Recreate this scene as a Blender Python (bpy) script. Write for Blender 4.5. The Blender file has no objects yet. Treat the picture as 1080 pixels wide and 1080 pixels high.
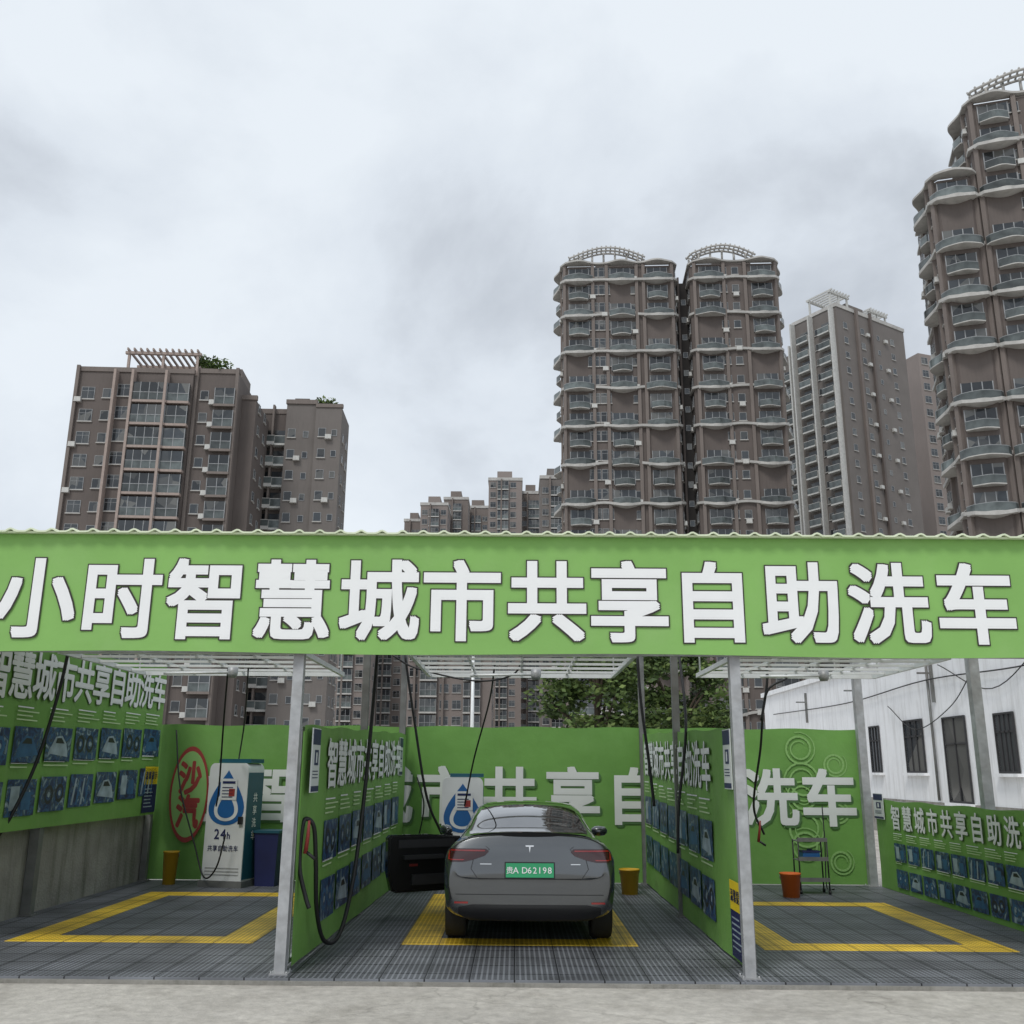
import bpy, bmesh, math, random
from mathutils import Vector, Matrix
from mathutils.bvhtree import BVHTree
random.seed(7)
R=math.radians
scene=bpy.context.scene
col=scene.collection
# ---------------------------------------------------------------- camera
F=1020.0
PITCH=14.93; YAW=0.28; ROLL=0.42; CH=1.85
cam=bpy.data.cameras.new('camera'); camo=bpy.data.objects.new('camera',cam); col.objects.link(camo)
CM=Matrix.Translation((0,0,CH))@Matrix.Rotation(R(YAW),4,'Z')@Matrix.Rotation(R(90+PITCH),4,'X')@Matrix.Rotation(R(ROLL),4,'Z')
camo.matrix_world=CM
cam.sensor_width=36; cam.lens=36*F/1080; cam.clip_end=6000; cam.clip_start=0.1
scene.camera=camo
CMI=CM.inverted()
def at(px,py,Y):
    d=CM.to_3x3()@Vector(((px-540)/F,-(py-540)/F,-1))
    t=Y/d.y
    return Vector((d.x*t,Y,CH+d.z*t))
def proj(p):
    q=CMI@Vector(p)
    if q.z>-0.1: return (-999,-999,1)
    return (540+F*q.x/-q.z,540-F*q.y/-q.z,-q.z)
# ---------------------------------------------------------------- materials
def mat(name,c,rough=0.7,metal=0.0,var=0.12,vs=3.0,bump=0.0,bs=40.0,dirt=0.0,dirtc=(0.08,0.07,0.06),spec=0.5,coat=0.0,streak=False,rnd=0.0):
    m=bpy.data.materials.new(name); m.use_nodes=True
    nt=m.node_tree; N=nt.nodes; L=nt.links
    b=N['Principled BSDF']
    b.inputs['Roughness'].default_value=rough; b.inputs['Metallic'].default_value=metal
    b.inputs['Specular IOR Level'].default_value=spec; b.inputs['Coat Weight'].default_value=coat
    tc=N.new('ShaderNodeTexCoord'); 
    n=N.new('ShaderNodeTexNoise'); n.inputs['Scale'].default_value=vs; n.inputs['Detail'].default_value=4
    L.new(tc.outputs['Object'],n.inputs['Vector'])
    mr=N.new('ShaderNodeMapRange'); mr.inputs[1].default_value=0.25; mr.inputs[2].default_value=0.75
    mr.inputs[3].default_value=1-var; mr.inputs[4].default_value=1+var
    L.new(n.outputs['Fac'],mr.inputs[0])
    mx=N.new('ShaderNodeVectorMath'); mx.operation='SCALE'; mx.inputs[0].default_value=c[:3]
    L.new(mr.outputs[0],mx.inputs['Scale'])
    out=mx.outputs[0]
    if rnd>0:
        oi=N.new('ShaderNodeObjectInfo'); m2=N.new('ShaderNodeMapRange'); m2.inputs[3].default_value=1-rnd; m2.inputs[4].default_value=1+rnd
        L.new(oi.outputs['Random'],m2.inputs[0]); v2=N.new('ShaderNodeVectorMath'); v2.operation='SCALE'
        L.new(out,v2.inputs[0]); L.new(m2.outputs[0],v2.inputs['Scale']); out=v2.outputs[0]
    if dirt>0:
        n2=N.new('ShaderNodeTexNoise'); n2.inputs['Scale'].default_value=1.2 if not streak else 1.0; n2.inputs['Detail'].default_value=7; n2.inputs['Roughness'].default_value=0.65
        mp=N.new('ShaderNodeMapping')
        if streak: mp.inputs['Scale'].default_value=(5,5,0.5)
        L.new(tc.outputs['Object'],mp.inputs['Vector']); L.new(mp.outputs[0],n2.inputs['Vector'])
        r2=N.new('ShaderNodeMapRange'); r2.inputs[1].default_value=0.48; r2.inputs[2].default_value=0.75; r2.inputs[4].default_value=dirt
        L.new(n2.outputs['Fac'],r2.inputs[0])
        mm=N.new('ShaderNodeMix'); mm.data_type='RGBA'; L.new(r2.outputs[0],mm.inputs[0]); L.new(out,mm.inputs[6]); mm.inputs[7].default_value=(*dirtc,1)
        out=mm.outputs[2]
    L.new(out,b.inputs['Base Color'])
    if bump>0:
        n3=N.new('ShaderNodeTexNoise'); n3.inputs['Scale'].default_value=bs; n3.inputs['Detail'].default_value=4
        L.new(tc.outputs['Object'],n3.inputs['Vector'])
        bp=N.new('ShaderNodeBump'); bp.inputs['Strength'].default_value=bump; bp.inputs['Distance'].default_value=0.02
        L.new(n3.outputs['Fac'],bp.inputs['Height']); L.new(bp.outputs[0],b.inputs['Normal'])
    return m
M={}
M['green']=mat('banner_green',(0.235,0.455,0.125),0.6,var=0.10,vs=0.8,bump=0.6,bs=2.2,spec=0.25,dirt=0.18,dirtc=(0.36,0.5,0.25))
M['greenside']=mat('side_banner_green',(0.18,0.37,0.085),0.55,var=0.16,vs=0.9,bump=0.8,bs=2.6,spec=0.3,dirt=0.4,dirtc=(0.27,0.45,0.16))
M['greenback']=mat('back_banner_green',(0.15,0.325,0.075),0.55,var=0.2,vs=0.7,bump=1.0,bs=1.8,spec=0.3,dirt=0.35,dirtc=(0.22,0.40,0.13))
M['palegreen']=mat('pale_green_print',(0.25,0.45,0.15),0.6,var=0.1,spec=0.25)
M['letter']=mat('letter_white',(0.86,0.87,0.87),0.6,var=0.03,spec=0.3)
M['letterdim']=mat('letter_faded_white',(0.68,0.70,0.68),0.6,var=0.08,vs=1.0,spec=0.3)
M['outline']=mat('letter_outline',(0.03,0.024,0.02),0.6,var=0.05)
M['shadowgreen']=mat('letter_shadow',(0.07,0.16,0.05),0.6)
M['cream']=mat('caption_cream',(0.55,0.70,0.40),0.6)
M['galv']=mat('galvanised_steel',(0.40,0.41,0.42),0.5,0.3,var=0.25,vs=9,dirt=0.6,dirtc=(0.17,0.14,0.11))
M['galvdark']=mat('aged_steel',(0.19,0.195,0.19),0.55,0.4,var=0.25,vs=5,dirt=0.4,dirtc=(0.10,0.07,0.05))
M['whitesteel']=mat('white_steel',(0.76,0.78,0.78),0.45,0.1,var=0.08,vs=5,dirt=0.25,dirtc=(0.3,0.25,0.2))
M['roof']=mat('roof_sheet',(0.72,0.79,0.58),0.5,0.0,var=0.1,dirt=0.4,dirtc=(0.40,0.47,0.28))
M['concrete']=mat('wall_concrete',(0.29,0.28,0.255),0.9,var=0.25,vs=2.5,bump=0.6,bs=25,dirt=0.75,dirtc=(0.08,0.08,0.06),streak=True)
M['rubber']=mat('black_rubber',(0.012,0.012,0.013),0.5,var=0.1)
M['blackplastic']=mat('black_plastic',(0.015,0.015,0.016),0.45,var=0.1)
M['doorgrey']=mat('door_trim_grey',(0.05,0.05,0.055),0.5,var=0.1)
M['white']=mat('white_panel',(0.68,0.70,0.71),0.4,var=0.06,dirt=0.2,dirtc=(0.42,0.40,0.36))
M['teal']=mat('teal_panel',(0.015,0.09,0.13),0.4,var=0.1)
M['blue']=mat('blue_print',(0.015,0.11,0.32),0.45,var=0.1)
M['cyan']=mat('cyan_print',(0.20,0.48,0.60),0.45,var=0.1)
M['printgrey']=mat('grey_print',(0.33,0.41,0.46),0.5,var=0.35,vs=6)
M['printblue']=mat('dull_blue_print',(0.035,0.12,0.25),0.5,var=0.3,vs=6)
M['navy']=mat('navy_print',(0.014,0.02,0.09),0.5,var=0.2)
M['yellow']=mat('yellow_print',(0.80,0.60,0.02),0.5,var=0.06)
M['red']=mat('red_print',(0.30,0.04,0.035),0.5,var=0.15)
M['orange']=mat('orange_plastic',(0.65,0.14,0.02),0.4,var=0.08)
M['bucketyellow']=mat('yellow_plastic',(0.60,0.36,0.02),0.4,var=0.08)
M['brown']=mat('brown_tile',(0.125,0.104,0.095),0.8,var=0.12,vs=0.25,dirt=0.35,dirtc=(0.06,0.054,0.05),streak=True)
M['brown2']=mat('brown_tile_light',(0.18,0.152,0.138),0.8,var=0.12,vs=0.3,dirt=0.3,dirtc=(0.09,0.08,0.07),streak=True)
M['grey_tile']=mat('grey_tile',(0.165,0.148,0.138),0.8,var=0.1,vs=0.3,dirt=0.3,dirtc=(0.09,0.08,0.075),streak=True)
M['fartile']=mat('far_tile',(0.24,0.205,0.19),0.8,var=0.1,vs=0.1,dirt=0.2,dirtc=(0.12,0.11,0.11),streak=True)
M['pink']=mat('pinkish_slab',(0.34,0.275,0.245),0.8,var=0.12)
M['ledge']=mat('ledge_grey',(0.46,0.45,0.43),0.8,var=0.2,vs=0.4,dirt=0.5,dirtc=(0.20,0.19,0.18))
M['frame']=mat('window_frame',(0.28,0.29,0.30),0.5,var=0.25)
M['recess']=mat('recess_shade',(0.03,0.027,0.026),0.9)  # near-black wall colour stands in for the shade between the tower wings
M['plaster']=mat('white_plaster',(0.86,0.87,0.89),0.9,var=0.06,vs=1.2,bump=0.3,bs=8,dirt=0.55,dirtc=(0.45,0.44,0.43),streak=True)
M['darkwood']=mat('dark_frame',(0.03,0.03,0.033),0.6)
M['ac']=mat('ac_white',(0.52,0.52,0.50),0.6,var=0.15)
M['railglass']=mat('railing_glass',(0.085,0.10,0.10),0.2,var=0.6,vs=0.9,spec=0.55,rnd=0.45)
def glassmat():
    m=mat('window_glass',(0.03,0.036,0.042),0.08,var=0.5,vs=0.45,spec=0.7,rnd=0.6)  # tone varies per window so that some panes look differently lit
    N=m.node_tree.nodes; L=m.node_tree.links; b=N['Principled BSDF']
    tc=N.new('ShaderNodeNewGeometry'); vo=N.new('ShaderNodeTexVoronoi'); vo.inputs['Scale'].default_value=0.55
    L.new(tc.outputs['Position'],vo.inputs['Vector'])
    mr=N.new('ShaderNodeMapRange'); mr.inputs[1].default_value=0.55; mr.inputs[2].default_value=0.95; mr.inputs[4].default_value=0.75
    sep=N.new('ShaderNodeSeparateColor'); L.new(vo.outputs['Color'],sep.inputs[0]); L.new(sep.outputs[0],mr.inputs[0])
    old=b.inputs['Base Color'].links[0].from_socket
    mm=N.new('ShaderNodeMix'); mm.data_type='RGBA'; L.new(mr.outputs[0],mm.inputs[0]); L.new(old,mm.inputs[6]); mm.inputs[7].default_value=(0.16,0.16,0.15,1)
    L.new(mm.outputs[2],b.inputs['Base Color'])
    return m
M['glass']=glassmat()
def carpaint():
    m=mat('car_paint',(0.125,0.132,0.138),0.26,0.85,var=0.03,coat=1.0)
    m.node_tree.nodes['Principled BSDF'].inputs['Coat Roughness'].default_value=0.03
    return m
M['paint']=carpaint()
M['carglass']=mat('car_glass',(0.010,0.013,0.015),0.03,var=0.1,spec=0.9,coat=0.8)
M['taillight']=mat('tail_light',(0.30,0.012,0.012),0.12,var=0.2,coat=1.0)
M['taildark']=mat('tail_light_dark',(0.045,0.008,0.010),0.12,var=0.2,coat=0.6)
M['plategreen']=mat('plate_green',(0.03,0.36,0.15),0.4,var=0.08)
M['chrome']=mat('bright_metal',(0.8,0.8,0.8),0.2,0.8,var=0.03)
M['tyre']=mat('tyre',(0.018,0.018,0.018),0.8,var=0.15)
M['rim']=mat('rim',(0.15,0.15,0.16),0.35,0.8,var=0.05)
M['bark']=mat('bark',(0.09,0.07,0.05),0.9,var=0.3,vs=6,bump=0.6)
def leafmat(name,c):
    return mat(name,c,0.6,var=0.55,vs=1.6,spec=0.3)
M['leaf']=leafmat('leaf_mid',(0.095,0.145,0.04)); M['leafd']=leafmat('leaf_dark',(0.05,0.085,0.026)); M['leafl']=leafmat('leaf_light',(0.17,0.23,0.07))
def photomat():
    m=bpy.data.materials.new('wash_photo_print'); m.use_nodes=True; N=m.node_tree.nodes; L=m.node_tree.links; b=N['Principled BSDF']
    b.inputs['Roughness'].default_value=0.45
    tc=N.new('ShaderNodeTexCoord'); oi=N.new('ShaderNodeObjectInfo')
    mp=N.new('ShaderNodeMapping'); L.new(tc.outputs['Object'],mp.inputs['Vector'])
    cb=N.new('ShaderNodeCombineXYZ'); ml=N.new('ShaderNodeMath'); ml.operation='MULTIPLY'; ml.inputs[1].default_value=40
    L.new(oi.outputs['Random'],ml.inputs[0]); L.new(ml.outputs[0],cb.inputs[0]); L.new(ml.outputs[0],cb.inputs[2]); L.new(cb.outputs[0],mp.inputs['Location'])
    n=N.new('ShaderNodeTexNoise'); n.inputs['Scale'].default_value=4.6; n.inputs['Detail'].default_value=3; n.inputs['Distortion'].default_value=2.0
    L.new(mp.outputs[0],n.inputs['Vector'])
    cr=N.new('ShaderNodeValToRGB'); e=cr.color_ramp.elements
    e[0].position=0.30; e[0].color=(0.012,0.014,0.035,1); e[1].position=0.74; e[1].color=(0.45,0.52,0.56,1)
    for p,c in ((0.44,(0.015,0.035,0.12,1)),(0.51,(0.03,0.11,0.24,1)),(0.55,(0.03,0.03,0.04,1)),(0.62,(0.12,0.20,0.27,1))):
        k=cr.color_ramp.elements.new(p); k.color=c
    L.new(n.outputs['Fac'],cr.inputs[0]); L.new(cr.outputs[0],b.inputs['Base Color'])
    return m
M['photo']=photomat()
def gratemat(name,hi,lo):
    m=bpy.data.materials.new(name); m.use_nodes=True; N=m.node_tree.nodes; L=m.node_tree.links; b=N['Principled BSDF']
    b.inputs['Roughness'].default_value=0.55
    tc=N.new('ShaderNodeTexCoord'); sp=N.new('ShaderNodeSeparateXYZ'); L.new(tc.outputs['Object'],sp.inputs[0])
    def line(ax,pitch,th):
        a=N.new('ShaderNodeMath'); a.operation='DIVIDE'; L.new(sp.outputs[ax],a.inputs[0]); a.inputs[1].default_value=pitch
        f=N.new('ShaderNodeMath'); f.operation='FRACT'; L.new(a.outputs[0],f.inputs[0])
        g=N.new('ShaderNodeMath'); g.operation='LESS_THAN'; L.new(f.outputs[0],g.inputs[0]); g.inputs[1].default_value=th
        return g.outputs[0]
    def mx(a,c):
        k=N.new('ShaderNodeMath'); k.operation='MAXIMUM'; L.new(a,k.inputs[0]); L.new(c,k.inputs[1]); return k.outputs[0]
    grid=mx(line(0,0.05,0.36),line(1,0.05,0.36))
    seam=mx(line(0,0.4,0.035),line(1,0.4,0.035))
    n=N.new('ShaderNodeTexNoise'); n.inputs['Scale'].default_value=1.3; n.inputs['Detail'].default_value=6; L.new(tc.outputs['Object'],n.inputs['Vector'])
    mr=N.new('ShaderNodeMapRange'); mr.inputs[1].default_value=0.3; mr.inputs[2].default_value=0.7; mr.inputs[3].default_value=0.6; mr.inputs[4].default_value=1.4; L.new(n.outputs['Fac'],mr.inputs[0])
    c1=N.new('ShaderNodeMix'); c1.data_type='RGBA'; L.new(grid,c1.inputs[0]); c1.inputs[6].default_value=(*lo,1); c1.inputs[7].default_value=(*hi,1)
    c2=N.new('ShaderNodeMix'); c2.data_type='RGBA'; L.new(seam,c2.inputs[0]); L.new(c1.outputs[2],c2.inputs[6]); c2.inputs[7].default_value=(lo[0]*.6,lo[1]*.6,lo[2]*.6,1)
    v=N.new('ShaderNodeVectorMath'); v.operation='SCALE'; L.new(c2.outputs[2],v.inputs[0]); L.new(mr.outputs[0],v.inputs['Scale'])
    L.new(v.outputs[0],b.inputs['Base Color'])
    bp=N.new('ShaderNodeBump'); bp.inputs['Strength'].default_value=0.8; bp.inputs['Distance'].default_value=0.01; L.new(grid,bp.inputs['Height']); L.new(bp.outputs[0],b.inputs['Normal'])
    return m
M['grate']=gratemat('floor_grating',(0.185,0.195,0.215),(0.030,0.032,0.038))
M['grateyellow']=gratemat('floor_grating_yellow',(0.92,0.62,0.05),(0.48,0.30,0.015))
def groundmat():
    m=mat('ground_concrete',(0.52,0.49,0.445),0.9,var=0.16,vs=0.7,bump=0.5,bs=30,dirt=0.7,dirtc=(0.28,0.255,0.22))
    N=m.node_tree.nodes; L=m.node_tree.links; b=N['Principled BSDF']
    tc=N.new('ShaderNodeTexCoord'); vo=N.new('ShaderNodeTexVoronoi'); vo.feature='DISTANCE_TO_EDGE'; vo.inputs['Scale'].default_value=0.33
    nn=N.new('ShaderNodeTexNoise'); nn.inputs['Scale'].default_value=2.5; nn.inputs['Detail'].default_value=6; L.new(tc.outputs['Object'],nn.inputs['Vector'])
    ad=N.new('ShaderNodeVectorMath'); ad.operation='MULTIPLY_ADD'; L.new(nn.outputs['Color'],ad.inputs[0]); ad.inputs[1].default_value=(0.7,0.7,0.7); L.new(tc.outputs['Object'],ad.inputs[2])
    L.new(ad.outputs[0],vo.inputs['Vector'])
    mr=N.new('ShaderNodeMapRange'); mr.inputs[1].default_value=0.0; mr.inputs[2].default_value=0.008; mr.inputs[3].default_value=0.3; mr.inputs[4].default_value=0.0; L.new(vo.outputs['Distance'],mr.inputs[0])
    old=b.inputs['Base Color'].links[0].from_socket
    mm=N.new('ShaderNodeMix'); mm.data_type='RGBA'; L.new(mr.outputs[0],mm.inputs[0]); L.new(old,mm.inputs[6]); mm.inputs[7].default_value=(0.12,0.11,0.095,1)
    n4=N.new('ShaderNodeTexNoise'); n4.inputs['Scale'].default_value=9; n4.inputs['Detail'].default_value=8; n4.inputs['Roughness'].default_value=.65; L.new(tc.outputs['Object'],n4.inputs['Vector'])
    r4=N.new('ShaderNodeMapRange'); r4.inputs[1].default_value=.3; r4.inputs[2].default_value=.7; r4.inputs[3].default_value=.75; r4.inputs[4].default_value=1.15; L.new(n4.outputs['Fac'],r4.inputs[0])
    v=N.new('ShaderNodeVectorMath'); v.operation='SCALE'; L.new(mm.outputs[2],v.inputs[0]); L.new(r4.outputs[0],v.inputs['Scale'])
    L.new(v.outputs[0],b.inputs['Base Color']); return m
M['ground']=groundmat()
# ---------------------------------------------------------------- mesh helpers
class MB:
    def __init__(s): s.bm=bmesh.new(); s.mats=[]
    def mi(s,m):
        if m is None: return 0
        m=M[m] if isinstance(m,str) else m
        if m not in s.mats: s.mats.append(m)
        return s.mats.index(m)
    def face(s,vs,m=None,X=None):
        k=s.mi(m); v=[s.bm.verts.new((X@Vector(p)) if X else p) for p in vs]
        f=s.bm.faces.new(v); f.material_index=k; return f
    def box(s,x0,x1,y0,y1,z0,z1,m=None,X=None):
        k=s.mi(m); c=[(x,y,z) for z in (z0,z1) for y in (y0,y1) for x in (x0,x1)]
        v=[s.bm.verts.new((X@Vector(p)) if X else p) for p in c]
        for q in ((0,2,3,1),(4,5,7,6),(0,1,5,4),(2,6,7,3),(0,4,6,2),(1,3,7,5)):
            f=s.bm.faces.new([v[i] for i in q]); f.material_index=k
    def prism(s,pts,y0,y1,m=None):
        k=s.mi(m); a=[s.bm.verts.new((x,y0,z)) for x,z in pts]; b=[s.bm.verts.new((x,y1,z)) for x,z in pts]
        fs=[s.bm.faces.new(a),s.bm.faces.new(b[::-1])]
        for i in range(len(pts)): fs.append(s.bm.faces.new((a[i],b[i],b[(i+1)%len(pts)],a[(i+1)%len(pts)])))
        for f in fs: f.material_index=k
    def tube(s,pts,r,m=None,n=8,cap=True,closed=False):
        k=s.mi(m); pts=[Vector(p) for p in pts]; rings=[]
        N=len(pts); up=None
        for i,p in enumerate(pts):
            if closed: t=(pts[(i+1)%N]-pts[i-1]).normalized()
            else: t=(pts[min(i+1,N-1)]-pts[max(i-1,0)]).normalized()
            if up is None:
                up=Vector((0,0,1)) if abs(t.z)<0.9 else Vector((1,0,0))
            a=(up-t*up.dot(t)).normalized(); b=t.cross(a); up=a
            rr=r[i] if isinstance(r,(list,tuple)) else r
            rings.append([s.bm.verts.new(p+a*math.cos(2*math.pi*j/n)*rr+b*math.sin(2*math.pi*j/n)*rr) for j in range(n)])
        for i in range(N if closed else N-1):
            A=rings[i]; B=rings[(i+1)%N]
            for j in range(n):
                f=s.bm.faces.new((A[j],A[(j+1)%n],B[(j+1)%n],B[j])); f.material_index=k; f.smooth=True
        if cap and not closed:
            for rg in (rings[0][::-1],rings[-1]):
                f=s.bm.faces.new(rg); f.material_index=k
    def lathe(s,prof,m=None,n=24,X=None):
        k=s.mi(m); rings=[]
        for r,z in prof:
            rings.append([s.bm.verts.new((X@Vector((r*math.cos(2*math.pi*j/n),r*math.sin(2*math.pi*j/n),z))) if X else (r*math.cos(2*math.pi*j/n),r*math.sin(2*math.pi*j/n),z)) for j in range(n)])
        for i in range(len(rings)-1):
            for j in range(n):
                f=s.bm.faces.new((rings[i][j],rings[i][(j+1)%n],rings[i+1][(j+1)%n],rings[i+1][j])); f.material_index=k; f.smooth=True
    def mesh(s,name):
        bmesh.ops.recalc_face_normals(s.bm,faces=s.bm.faces[:])
        me=bpy.data.meshes.new(name); s.bm.to_mesh(me); s.bm.free()
        for m in s.mats: me.materials.append(m)
        return me
    def build(s,name,parent=None,mtx=None):
        return link(name,s.mesh(name),parent,mtx)
def link(name,me,parent=None,mtx=None):
    o=bpy.data.objects.new(name,me); col.objects.link(o)
    if parent: o.parent=parent
    if mtx is not None: o.matrix_basis=mtx
    return o
def tag(o,label=None,cat=None,group=None,kind=None):
    if label: o['label']=label
    if cat: o['category']=cat
    if group: o['group']=group
    if kind: o['kind']=kind
    return o
def empty(name,loc,rz=0,label=None,cat=None,group=None):
    o=bpy.data.objects.new(name,None); col.objects.link(o); o.location=loc; o.rotation_euler=(0,0,rz)
    o.empty_display_size=0.2
    return tag(o,label,cat,group)
def smooth(pts,k=8):
    P=[Vector(p) for p in pts]; P=[2*P[0]-P[1]]+P+[2*P[-1]-P[-2]]; out=[]
    for i in range(1,len(P)-2):
        for j in range(k):
            t=j/k; a,b,c,d=P[i-1],P[i],P[i+1],P[i+2]
            out.append(0.5*((2*b)+(c-a)*t+(2*a-5*b+4*c-d)*t*t+(3*b-a-3*c+d)*t**3))
    out.append(P[-2]); return out
_tc={}
def glyph(ch):
    if ch in _tc: return _tc[ch]
    cu=bpy.data.curves.new('t','FONT'); cu.body=ch; cu.size=1.0; cu.resolution_u=3; cu.fill_mode='FRONT'
    o=bpy.data.objects.new('t',cu); col.objects.link(o)
    dg=bpy.context.evaluated_depsgraph_get(); me=bpy.data.meshes.new_from_object(o.evaluated_get(dg))
    vs=[tuple(v.co) for v in me.vertices]; fs=[tuple(p.vertices) for p in me.polygons]
    bpy.data.objects.remove(o); bpy.data.curves.remove(cu); bpy.data.meshes.remove(me)
    xs=[v[0] for v in vs] or [0,1]; ys=[v[1] for v in vs] or [0,1]
    _tc[ch]=(vs,fs,(min(xs)+max(xs))/2,(min(ys)+max(ys))/2); return _tc[ch]
def lettering(name,items,y,matname,off,parent=None,stag=0.0003,wx=1.0,square=False):
    vs=[];fs=[]
    if square:
        shifts=[(0,0),(off,off),(-off,off),(-off,-off),(off,-off),(off,0),(-off,0),(0,off),(0,-off)]
        if off>.03: shifts+=[(a*off*.5,b*off*.5) for a,b in ((1,1),(-1,1),(-1,-1),(1,-1))]+[(a*off,b*off*.5) for a in (1,-1) for b in (1,-1)]+[(a*off*.5,b*off) for a in (1,-1) for b in (1,-1)]
    else:
        nd=12 if off>.03 else 8
        shifts=[(0,0)]+[(math.cos(2*math.pi*i/nd)*off,math.sin(2*math.pi*i/nd)*off) for i in range(nd)]
        if off>.03: shifts+=[(math.cos(2*math.pi*i/8)*off*.5,math.sin(2*math.pi*i/8)*off*.5) for i in range(8)]
    if off<=0: shifts=[(0,0)]
    for ch,cx,cz,sz in items:
        v,f,gx,gy=glyph(ch)
        if ord(ch)>255: gx=gx*0.5+0.25
        for q,(dx,dy) in enumerate(shifts):
            k=len(vs)
            vs+=[(cx+(a[0]-gx+dx)*sz*wx,y+q*stag,cz+(a[1]-gy+dy)*sz) for a in v]; fs+=[tuple(i+k for i in q_) for q_ in f]
    me=bpy.data.meshes.new(name); me.from_pydata(vs,[],fs); me.update(); me.materials.append(M[matname])
    return link(name,me,parent)
def inst_parts(root,name,items,maxn=100):
    RM=Matrix.Translation(root.location)@Matrix.Rotation(root.rotation_euler.z,4,'Z')
    def key(it):
        c=it[0].get('ctr',(0,0,0)); p=RM@(it[1]@Vector(c)); x,y,d=proj(p)
        vis=(0<=x<=1080) and ((0<=y<=566) or (695<=y<=768))
        return (not vis, y>600, d)
    items=sorted(items,key=key)
    for me,mx in items[:maxn]:
        link(name,me,root,mx)
    rest=items[maxn:]
    if rest:
        mats=list(rest[0][0].materials)
        vs=[];fs=[];mi=[]
        for me,mx in rest:
            k=len(vs); vs+=[tuple(mx@v.co) for v in me.vertices]
            for p in me.polygons: fs.append(tuple(i+k for i in p.vertices)); mi.append(p.material_index)
        m=bpy.data.meshes.new(name); m.from_pydata(vs,[],fs); m.update()
        for a in mats: m.materials.append(a)
        m.polygons.foreach_set('material_index',mi)
        o=link(name,m,root); o['kind']='stuff'
# ---------------------------------------------------------------- world and sun
w=bpy.data.worlds.new('World'); scene.world=w; w.use_nodes=True
N=w.node_tree.nodes; L=w.node_tree.links; N.clear()
wo=N.new('ShaderNodeOutputWorld'); sky=N.new('ShaderNodeTexSky'); sky.sky_type='NISHITA'; sky.sun_disc=False
sky.sun_elevation=R(52); sky.sun_rotation=R(205)
b1=N.new('ShaderNodeBackground'); b1.inputs[1].default_value=0.1; L.new(sky.outputs[0],b1.inputs[0])
b2=N.new('ShaderNodeBackground'); b2.inputs[1].default_value=1.0
tc=N.new('ShaderNodeTexCoord'); mp=N.new('ShaderNodeMapping'); mp.inputs['Scale'].default_value=(1,1,1.3); mp.inputs['Location'].default_value=(2.3,0.7,1.4)
L.new(tc.outputs['Generated'],mp.inputs[0])
n1=N.new('ShaderNodeTexNoise'); n1.inputs['Scale'].default_value=2.8; n1.inputs['Detail'].default_value=9; n1.inputs['Roughness'].default_value=0.54; n1.inputs['Distortion'].default_value=0.2
L.new(mp.outputs[0],n1.inputs['Vector'])
nrm=N.new('ShaderNodeVectorMath'); nrm.operation='NORMALIZE'; L.new(tc.outputs['Generated'],nrm.inputs[0])
src=n1.outputs['Fac']
def cloudbank(az,el,cosw,amt,src):
    d=Vector((math.sin(R(az))*math.cos(R(el)),math.cos(R(az))*math.cos(R(el)),math.sin(R(el))))
    dt=N.new('ShaderNodeVectorMath'); dt.operation='DOT_PRODUCT'; L.new(nrm.outputs[0],dt.inputs[0]); dt.inputs[1].default_value=d
    mr=N.new('ShaderNodeMapRange'); mr.interpolation_type='SMOOTHSTEP'; mr.inputs[1].default_value=cosw; mr.inputs[2].default_value=1.0; mr.inputs[4].default_value=amt
    L.new(dt.outputs['Value'],mr.inputs[0]); a=N.new('ShaderNodeMath'); a.operation='ADD'; L.new(src,a.inputs[0]); L.new(mr.outputs[0],a.inputs[1]); return a.outputs[0]
src=cloudbank(-3,23,.965,-.06,src); src=cloudbank(17,30,.975,-.05,src); src=cloudbank(-18,21,.985,-.03,src)
src=cloudbank(2,40,.93,.09,src); src=cloudbank(-22,36,.96,.07,src)
cr=N.new('ShaderNodeValToRGB'); e=cr.color_ramp.elements
e[0].position=0.30; e[0].color=(0.52,0.565,0.625,1); e[1].position=0.64; e[1].color=(0.87,0.93,0.99,1)
k=e.new(0.40); k.color=(0.64,0.69,0.755,1); k=e.new(0.50); k.color=(0.77,0.83,0.90,1)
L.new(src,cr.inputs[0]); L.new(cr.outputs[0],b2.inputs[0])
ms=N.new('ShaderNodeMixShader'); ms.inputs[0].default_value=0.93
L.new(b1.outputs[0],ms.inputs[1]); L.new(b2.outputs[0],ms.inputs[2]); L.new(ms.outputs[0],wo.inputs[0])
sl=bpy.data.lights.new('sun','SUN'); sl.energy=1.5; sl.angle=R(16); sl.color=(1,0.97,0.92)
so=bpy.data.objects.new('sun',sl); col.objects.link(so); so.rotation_euler=(R(38),0,R(-25)); so.location=(0,-10,40)
scene.view_settings.view_transform='Standard'; scene.view_settings.look='None'; scene.view_settings.exposure=0
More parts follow.
